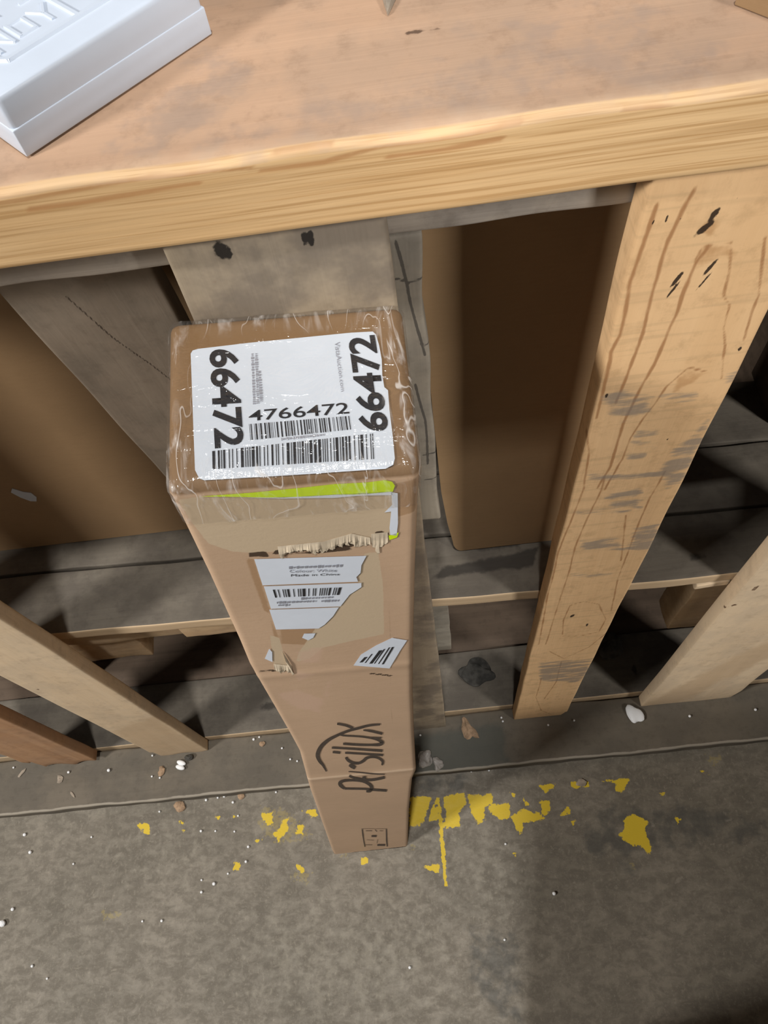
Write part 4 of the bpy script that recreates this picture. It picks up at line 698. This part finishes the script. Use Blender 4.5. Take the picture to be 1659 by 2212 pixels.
def barcode(name, quad, fn, mat, parent, n, seed, off=0.0009, dens=0.5):
    rng = random.Random(seed); parts = []; u = 0.0
    while u < 1.0:
        w = rng.choice((1, 1, 2, 3)) / n; g = rng.choice((1, 1, 2, 3)) / n
        e = min(1.0, u + w * dens * 2)
        parts.append(([bil(quad, u, 0), bil(quad, e, 0), bil(quad, e, 1), bil(quad, u, 1)], [(0, 1, 2, 3)])); u += w + g
    return many(name, parts, fn, mat, parent, off)

def dashes(name, ls, width, fn, mat, parent, seed, off=0.0009, seg=0.0022):
    rng = random.Random(seed); parts = []
    for a, b in ls:
        a = np.array(a); b = np.array(b); L_ = np.linalg.norm(b - a); dr = (b - a) / L_; nr = np.array((-dr[1], dr[0])); t = 0
        while t < L_:
            w = seg * rng.uniform(0.3, 1.0); e = min(L_, t + w); hw = width / 2 * rng.uniform(0.5, 1)
            p0, p1 = a + dr * t, a + dr * e
            parts.append(([p0 - nr * hw, p1 - nr * hw, p1 + nr * hw, p0 + nr * hw], [(0, 1, 2, 3)])); t = e + seg * rng.uniform(0.2, 0.4)
    o = many(name, parts, fn, mat, parent, off); o['kind'] = 'stuff'; return o

# big number label on the top face
lab = flat('number_label', D['tl_poly'], tpt, M['paper'], carton); lab['label'] = 'white number label on the top'
text('number_print', '66472', D['tx1'], tpt, M['ink'], lab, 0.028)
text('number_print', '66472', D['tx2'], tpt, M['ink'], lab, 0.028)
text('number_print', '4766472', D['tx3'], tpt, M['ink'], lab, 0.006)
text('web_print', 'VistaAuction.com', D['tx4'], tpt, M['greyink'], lab)
barcode('barcode_print', D['tb1'], tpt, M['ink'], lab, 150, 3, dens=0.36)
barcode('barcode_print', D['tb2'], tpt, M['ink'], lab, 150, 9, dens=0.42)
dashes('small_print', D['tdash'], 0.0016, tpt, M['greyink'], lab, 4, seg=0.0014)

# labels and remains on the front face
pl = flat('address_label', D['lab'][0], fpt, M['front_paper'], carton); pl['label'] = 'torn white product label, upper strip'
flat('label_strip', D['lab'][1], fpt, M['front_paper'], pl); flat('label_strip', D['lab'][2], fpt, M['front_paper'], pl)
text('label_print', 'Colour: White', D['labt1'], fpt, M['greyink'], pl, 0.0)
text('label_print', 'Made in China', D['labt2'], fpt, M['ink'], pl, 0.0)
barcode('barcode_print', [D['labbar'][3], D['labbar'][2], D['labbar'][1], D['labbar'][0]], fpt, M['ink'], pl, 60, 5, dens=0.40)
dashes('small_print', D['labdash'], 0.0034, fpt, M['greyink'], pl, 6, seg=0.0022)
lb2 = flat('barcode_scrap', D['lab2'][0], fpt, M['front_paper'], carton); lb2['label'] = 'cut white barcode scrap'
def ln(p, q, w):
    p, q = np.array(p), np.array(q); dx = np.array((w, 0)); return ([p - dx, p + dx, q + dx, q - dx], [(0, 1, 2, 3)])
many('barcode_print', [ln(a, b, w) for (a, b), w in zip(D['lab2bar'], (.0012, .0005, .0013, .0005, .0005, .0008))], fpt, M['ink'], lb2, 0.0009)
for k in (1, 2): flat('paper_remnant', D['lab2'][k], fpt, M['front_paper'], carton)
ls = flat('lime_sticker', D['lime'][0], fpt, M['lime'], carton); ls['label'] = 'lime green torn sticker edge'
flat('lime_sticker', D['lime'][1], fpt, M['lime'], carton)
flat('sticker_border', D['lab2'][3], fpt, M['front_paper'], carton); flat('sticker_border', D['lab2'][4], fpt, M['front_paper'], carton)
many('logo_print', [strip(a, b) for a, b in D['logo']], fpt, M['stamp_ink'], carton)
many('stamp_print', [strip(a, b) for a, b in D['stamp']], fpt, M['stamp_ink'], carton)
# frayed liner paper along the torn edge
def ragged(name, pts, seed, size, lift):
    rng = random.Random(seed); path = []
    for (a, b) in zip(pts[:-1], pts[1:]):
        a, b = np.array(a), np.array(b); n = max(4, int(abs(b[0] - a[0]) / 0.0006))
        path += [a + (b - a) * i / n for i in range(n)]
    rows = [[], [], []]; cut = 0.5; cl_ = 0.5
    for p in path:
        cut = min(1, max(0.1, cut + rng.uniform(-.35, .35))); cl_ = min(1, max(0, cl_ + rng.uniform(-.3, .3)))
        rows[0].append(fpt((p[0], p[1] + size * 0.8), 0.0003))
        rows[1].append(fpt((p[0] + rng.uniform(-.0004, .0004), p[1] - size * 0.2 * cut), 0.0004 + lift * cl_))
        rows[2].append(fpt((p[0] + rng.uniform(-.0008, .0008), p[1] - size * cut), 0.0004 + lift * 0.5 * cl_))
    n = len(path); V = rows[0] + rows[1] + rows[2]
    F = [(r * n + i, (r + 1) * n + i, (r + 1) * n + i + 1, r * n + i + 1) for r in range(2) for i in range(n - 1)]
    return link(name, mesh(name, np.array(V) - base_pt, F), M['shred'], carton, base_pt)
T0 = D['torn'][0]
ragged('torn_liner', [T0[7], T0[8], T0[9], T0[10]], 3, 0.007, 0.0012)
ragged('torn_liner', [T0[6], T0[7]], 4, 0.012, 0.0014)
ragged('torn_liner', D['torn'][2][2:5], 5, 0.010, 0.0016)

# wrinkled clear film taped over the top
P, F, s, d, h = carton_shell('film', 0.0010, L - 0.030, 40, 0.003, cap=False, wr=0.0005, topoff=0.0014)
me = mesh('clear_film', P - base_pt, F)
ctr = np.maximum(np.abs(s - 0.062) / 0.062, np.abs(d - DEP / 2) / (DEP / 2))
setattr_(me, 'stress', np.clip((ctr - 0.55) / 0.4, 0, 1) * 1.0 + np.where(h < L, 0.05, 0))
fo = link('clear_film', me, M['film'], carton, base_pt, smooth=True); fo['label'] = 'wrinkled clear wrapping film'

# ---------------------------------------------------------------- white plastic box on the bench top
A, B, Cc = (Vector((*p, TZ + 0.0006)) for p in D['boxw'])
ux = (B - A); wx = ux.length; ux.normalize(); uy = Vector((-ux.y, ux.x, 0))
wb = empty('white_plastic_box', A, 'white moulded plastic box with raised lettering, on the bench top', 'box')
wb.rotation_euler = (0, 0, math.atan2(ux.y, ux.x))
def wpart(name, lo, hi, n, mat, r, fn=None):
    me = gridbox(name, lo, hi, n, r); o = bpy.data.objects.new(name, me); COL.objects.link(o); me.materials.append(mat); o.parent = wb
    if fn: setco(me, fn(coords(me)))
    me.polygons.foreach_set('use_smooth', [True] * len(me.polygons)); return o
HB = 0.0265
wpart('box_shell', (0.0004, 0.0004, 0.0), (wx - 0.0004, 0.1596, HB), (4, 6, 3), M['white_plastic'], 0.0026)
wpart('box_rim', (0, 0, 0.0002), (wx, 0.16, 0.0125), (4, 6, 3), M['white_plastic'], 0.0006)
def rail(name, pts, w, hgt):
    V, F = [], []
    for si, (a, b) in enumerate(zip(pts[:-1], pts[1:])):
        a = np.array(a); b = np.array(b); dr = (b - a) / np.linalg.norm(b - a); nr = np.array((-dr[1], dr[0])) * w / 2; k = len(V)
        a2, b2 = a - dr * w * .3, b + dr * w * .3
        for zz, sc_ in ((HB - 0.0002, 1.0), (HB + hgt + si * 0.00004, 0.55)):
            V += [(*(a2 - nr * sc_), zz), (*(b2 - nr * sc_), zz), (*(b2 + nr * sc_), zz), (*(a2 + nr * sc_), zz)]
        F += [(k + 4, k + 5, k + 6, k + 7), (k, k + 1, k + 5, k + 4), (k + 1, k + 2, k + 6, k + 5), (k + 2, k + 3, k + 7, k + 6), (k + 3, k, k + 4, k + 7)]
    o = bpy.data.objects.new(name, mesh(name, V, F)); COL.objects.link(o); o.data.materials.append(M['white_plastic']); o.parent = wb; return o
rail('raised_frame', [(0.016, 0.15), (0.016, 0.022), (0.019, 0.018), (wx - 0.004, 0.018)], 0.0035, 0.0011)
rail('raised_frame', [(0.056, 0.019), (0.056, 0.15)], 0.003, 0.0010)
for k, pts in enumerate(([(0.020, 0.025), (0.020, 0.040), (0.028, 0.027), (0.028, 0.042)], [(0.032, 0.028), (0.040, 0.028), (0.040, 0.040), (0.032, 0.040), (0.032, 0.028)], [(0.044, 0.041), (0.048, 0.034), (0.052, 0.041)], [(0.048, 0.034), (0.048, 0.027)],
                         [(0.020, 0.050), (0.028, 0.062), (0.030, 0.048)], [(0.034, 0.050), (0.034, 0.062), (0.042, 0.062)], [(0.046, 0.050), (0.052, 0.050), (0.052, 0.062)], [(0.066, 0.060), (0.066, 0.034), (0.072, 0.030), (0.078, 0.034), (0.078, 0.060)], [(0.020, 0.072), (0.030, 0.072), (0.025, 0.084)], [(0.036, 0.072), (0.044, 0.084), (0.050, 0.072)])):
    rail('raised_letter', pts, 0.0022, 0.0007)

# wood splinter and carton edge at the top of the picture
q = [Vector(p) for p in D['wtop']]
V = [(q[0].x, q[0].y, TZ + 0.0006), (q[1].x, q[1].y + 0.03, TZ + 0.0006), (q[2].x + 0.008, q[2].y + 0.028, TZ + 0.0006), (q[0].x, q[0].y + 0.001, TZ + 0.002), (q[1].x + 0.003, q[1].y + 0.03, TZ + 0.007), (q[2].x + 0.005, q[2].y + 0.028, TZ + 0.006)]
c0 = Vector(V[0])
o = link('wood_splinter', mesh('wood_splinter', [Vector(v) - c0 for v in V], [(0, 2, 1), (3, 4, 5), (0, 1, 4, 3), (1, 2, 5, 4), (2, 0, 3, 5)]), M['grey_sliver'], None, c0)
tag(o, 'grey pointed wood splinter on the bench top near the knot', 'splinter')
a, b = (Vector(p) for p in D['tr']); dr = (b - a).normalized(); nr = Vector((-dr.y, dr.x, 0))
if nr.y < 0: nr = -nr
ft = empty('flat_carton', a, 'low brown carton with a white top, at the right end of the bench top', 'box')
ang = math.atan2(dr.y, dr.x)
ft.rotation_euler = (0, 0, ang)
for nm, lo, hi, mt in (('carton_side', (0, 0, 0.0006), (0.10, 0.10, 0.0085), M['sheet']), ('carton_top', (0.0005, 0.0005, 0.0088), (0.0995, 0.0995, 0.0098), M['paper'])):
    me = gridbox(nm, lo, hi, (4, 4, 2), 0.0004); o = bpy.data.objects.new(nm, me); COL.objects.link(o); me.materials.append(mt); o.parent = ft

# ---------------------------------------------------------------- litter
def beadmesh(r):
    bm = bmesh.new(); bmesh.ops.create_icosphere(bm, subdivisions=2, radius=r); me = bpy.data.meshes.new('foam_bead'); bm.to_mesh(me); bm.free()
    me.materials.append(M['foam']); me.polygons.foreach_set('use_smooth', [True] * len(me.polygons)); return me
bms = [beadmesh(r) for r in (0.0018, 0.0023, 0.0029)]; rs = (0.0018, 0.0023, 0.0029)
rng = random.Random(2)
big = {3, 4, 27, 21, 19}
for i, (x, y) in enumerate(D['bf']):
    k = 2 if i in big else rng.choice((0, 0, 1))
    o = bpy.data.objects.new('foam_bead', bms[k]); COL.objects.link(o); o.location = (x, y, rs[k])
    tag(o, ('tiny white foam bead on the floor right of the tall carton' if x > -0.08 else 'tiny white foam bead on the floor left of the carton, near the base board' if y > 0.10 else 'tiny white foam bead on the open floor at lower left'), 'bead', ('foam beads right of the carton' if x > -0.08 else 'foam beads near the base board' if y > 0.10 else 'foam beads on the open floor'))
for i, (x, y) in enumerate(D['bs']):
    k = rng.choice((0, 0, 1)) if i else 2
    o = bpy.data.objects.new('foam_bead', bms[k]); COL.objects.link(o); o.location = (x, max(y, 0.221), BT + rs[k] + 0.0006)
    tag(o, 'tiny white foam bead on the dark base board, ' + ('left of the carton' if x < -0.1 else 'right of the carton'), 'bead', 'foam beads on the base board ' + ('left' if x < -0.1 else 'right'))
c = D['chips']
def put(key, name, z, size, mat, seed, label, cat, rough=0.25, rot=0.0, sub=2):
    o = lump(name, (c[key][0], c[key][1], z), size, M[mat], None, seed, rough, sub); o.rotation_euler = (0, 0, rot); return tag(o, label, cat)
bz = BT + 0.0008
put('a', 'wood_chip', bz, (0.020, 0.036, 0.006), 'chip', 3, 'tan pointed wood chip on the base board right of the carton', 'chip', 0.3, 0.4)
put('b', 'wood_chip', 0.0003, (0.020, 0.018, 0.005), 'chip', 4, 'round reddish chip on the floor against the base board, left of the carton', 'chip')
put('c', 'wood_chip', 0.0003, (0.012, 0.016, 0.005), 'chip', 5, 'small tan chip on the floor at the base board nearest the carton', 'chip')
put('d', 'wood_chip', bz, (0.012, 0.018, 0.004), 'chip', 6, 'small tan chip on the base board beside the white foam peanut', 'chip')
put('foam', 'foam_scrap', bz, (0.026, 0.030, 0.008), 'foam', 7, 'torn white foam scrap on the base board at the foot of the wide right plank', 'foam', 0.4, 0.3, 3)
put('w', 'foam_scrap', 0.0003, (0.012, 0.010, 0.010), 'foam', 8, 'white foam cube on the floor at the left edge', 'foam', 0.1)
put('ye', 'wood_chip', bz, (0.009, 0.008, 0.004), 'lime' if False else 'chip', 9, 'tiny yellowish chip on the base board left of the carton', 'chip')
put('chip2', 'plastic_scrap', 0.0003, (0.016, 0.014, 0.003), 'grey_sliver', 10, 'pale flat scrap on the floor right of the yellow paint line', 'scrap', 0.35)
put('tr1', 'plastic_scrap', bz, (0.020, 0.006, 0.002), 'grey_sliver', 12, 'thin pale sliver on the base board below the reddish plank', 'scrap', 0.2, 0.8)
put('tr2', 'plastic_scrap', bz, (0.015, 0.004, 0.002), 'grey_sliver', 13, 'thin pale sliver near the front edge of the base board', 'scrap', 0.2, -0.9)
put('tr3', 'plastic_scrap', bz, (0.010, 0.010, 0.003), 'grey_sliver', 14, 'small pale crumb on the base board between the two left planks', 'scrap', 0.4)
# two-lobed foam peanut with a dark scrap behind
fp = c['peanut']
bm = bmesh.new()
for dx, dy in ((0.0, 0.0), (0.001, -0.0075)):
    g_ = bmesh.ops.create_icosphere(bm, subdivisions=3, radius=1.0)
    for v in g_['verts']: v.co = Vector((v.co.x * 0.0085 + dx, v.co.y * 0.0042 + dy, v.co.z * 0.004 + 0.004))
me = bpy.data.meshes.new('foam_peanut'); bm.to_mesh(me); bm.free()
o = link('foam_peanut', me, M['foam'], None, (fp[0], fp[1], bz), True); o.rotation_euler = (0, 0, -0.35)
tag(o, 'white two-lobed foam peanut at the foot of the pale left plank', 'foam')
o = lump('plastic_scrap', (c['blk'][0] + 0.004, c['blk'][1] - 0.002, bz), (0.014, 0.010, 0.010), M['dark_scrap'], None, 21, 0.3); tag(o, 'dark scrap right behind the white foam peanut', 'scrap')
# crumpled clear plastic beside the carton foot
def clear():
    k = NT('clear_crumpled_plastic'); k.b.inputs['Base Color'].default_value = (0.62, 0.58, 0.54, 1)
    n_ = k.noise(k.vec(), 160.0, 3.0); k.bump(n_, 0.9, 0.003)
    k.b.inputs['Roughness'].default_value = 0.2; k.b.inputs['Transmission Weight'].default_value = 0.55; k.b.inputs['IOR'].default_value = 1.3
    return k.m
M['clear'] = clear()
for key, sd, sz in (('pl1', 31, (0.020, 0.022, 0.018)), ('pl2', 32, (0.020, 0.018, 0.014))):
    o = lump('crumpled_wrapper', (c[key][0], max(c[key][1], 0.226) , bz), sz, M['clear'], None, sd, 0.45, 3)
    tag(o, 'crumpled clear plastic bit on the base board ' + ('touching the right side of the carton foot' if key == 'pl1' else 'second from the carton foot'), 'plastic scrap')

# ---------------------------------------------------------------- unseen column and low carton added behind the viewpoint to shade the floor at right
c_ = np.array((0.2785, -0.45, 1.5))
col_ = link('trim_1', gridbox('trim_1', np.array((0.057, -0.70, 0.001)) - c_, np.array((0.50, -0.20, 3.0)) - c_, (4, 4, 8), 0.004), M['column'], None, c_); col_['kind'] = 'structure'
e = empty('storage_carton', (0.765, -0.45, 0.001), 'low brown storage carton on the floor beside the painted column behind the viewpoint', 'box')
for nm, lo, hi in (('carton_body', (0.51, -0.70, 0.001), (1.02, -0.20, 0.746)), ('carton_flap', (0.512, -0.698, 0.746), (0.7635, -0.202, 0.75)), ('carton_flap', (0.7665, -0.698, 0.746), (1.018, -0.202, 0.75))):
    lo, hi = np.array(lo), np.array(hi); c_ = (lo + hi) / 2
    link(nm, gridbox(nm, lo - c_, hi - c_, (4, 4, 4), 0.0015), M['sheet'], e, c_)
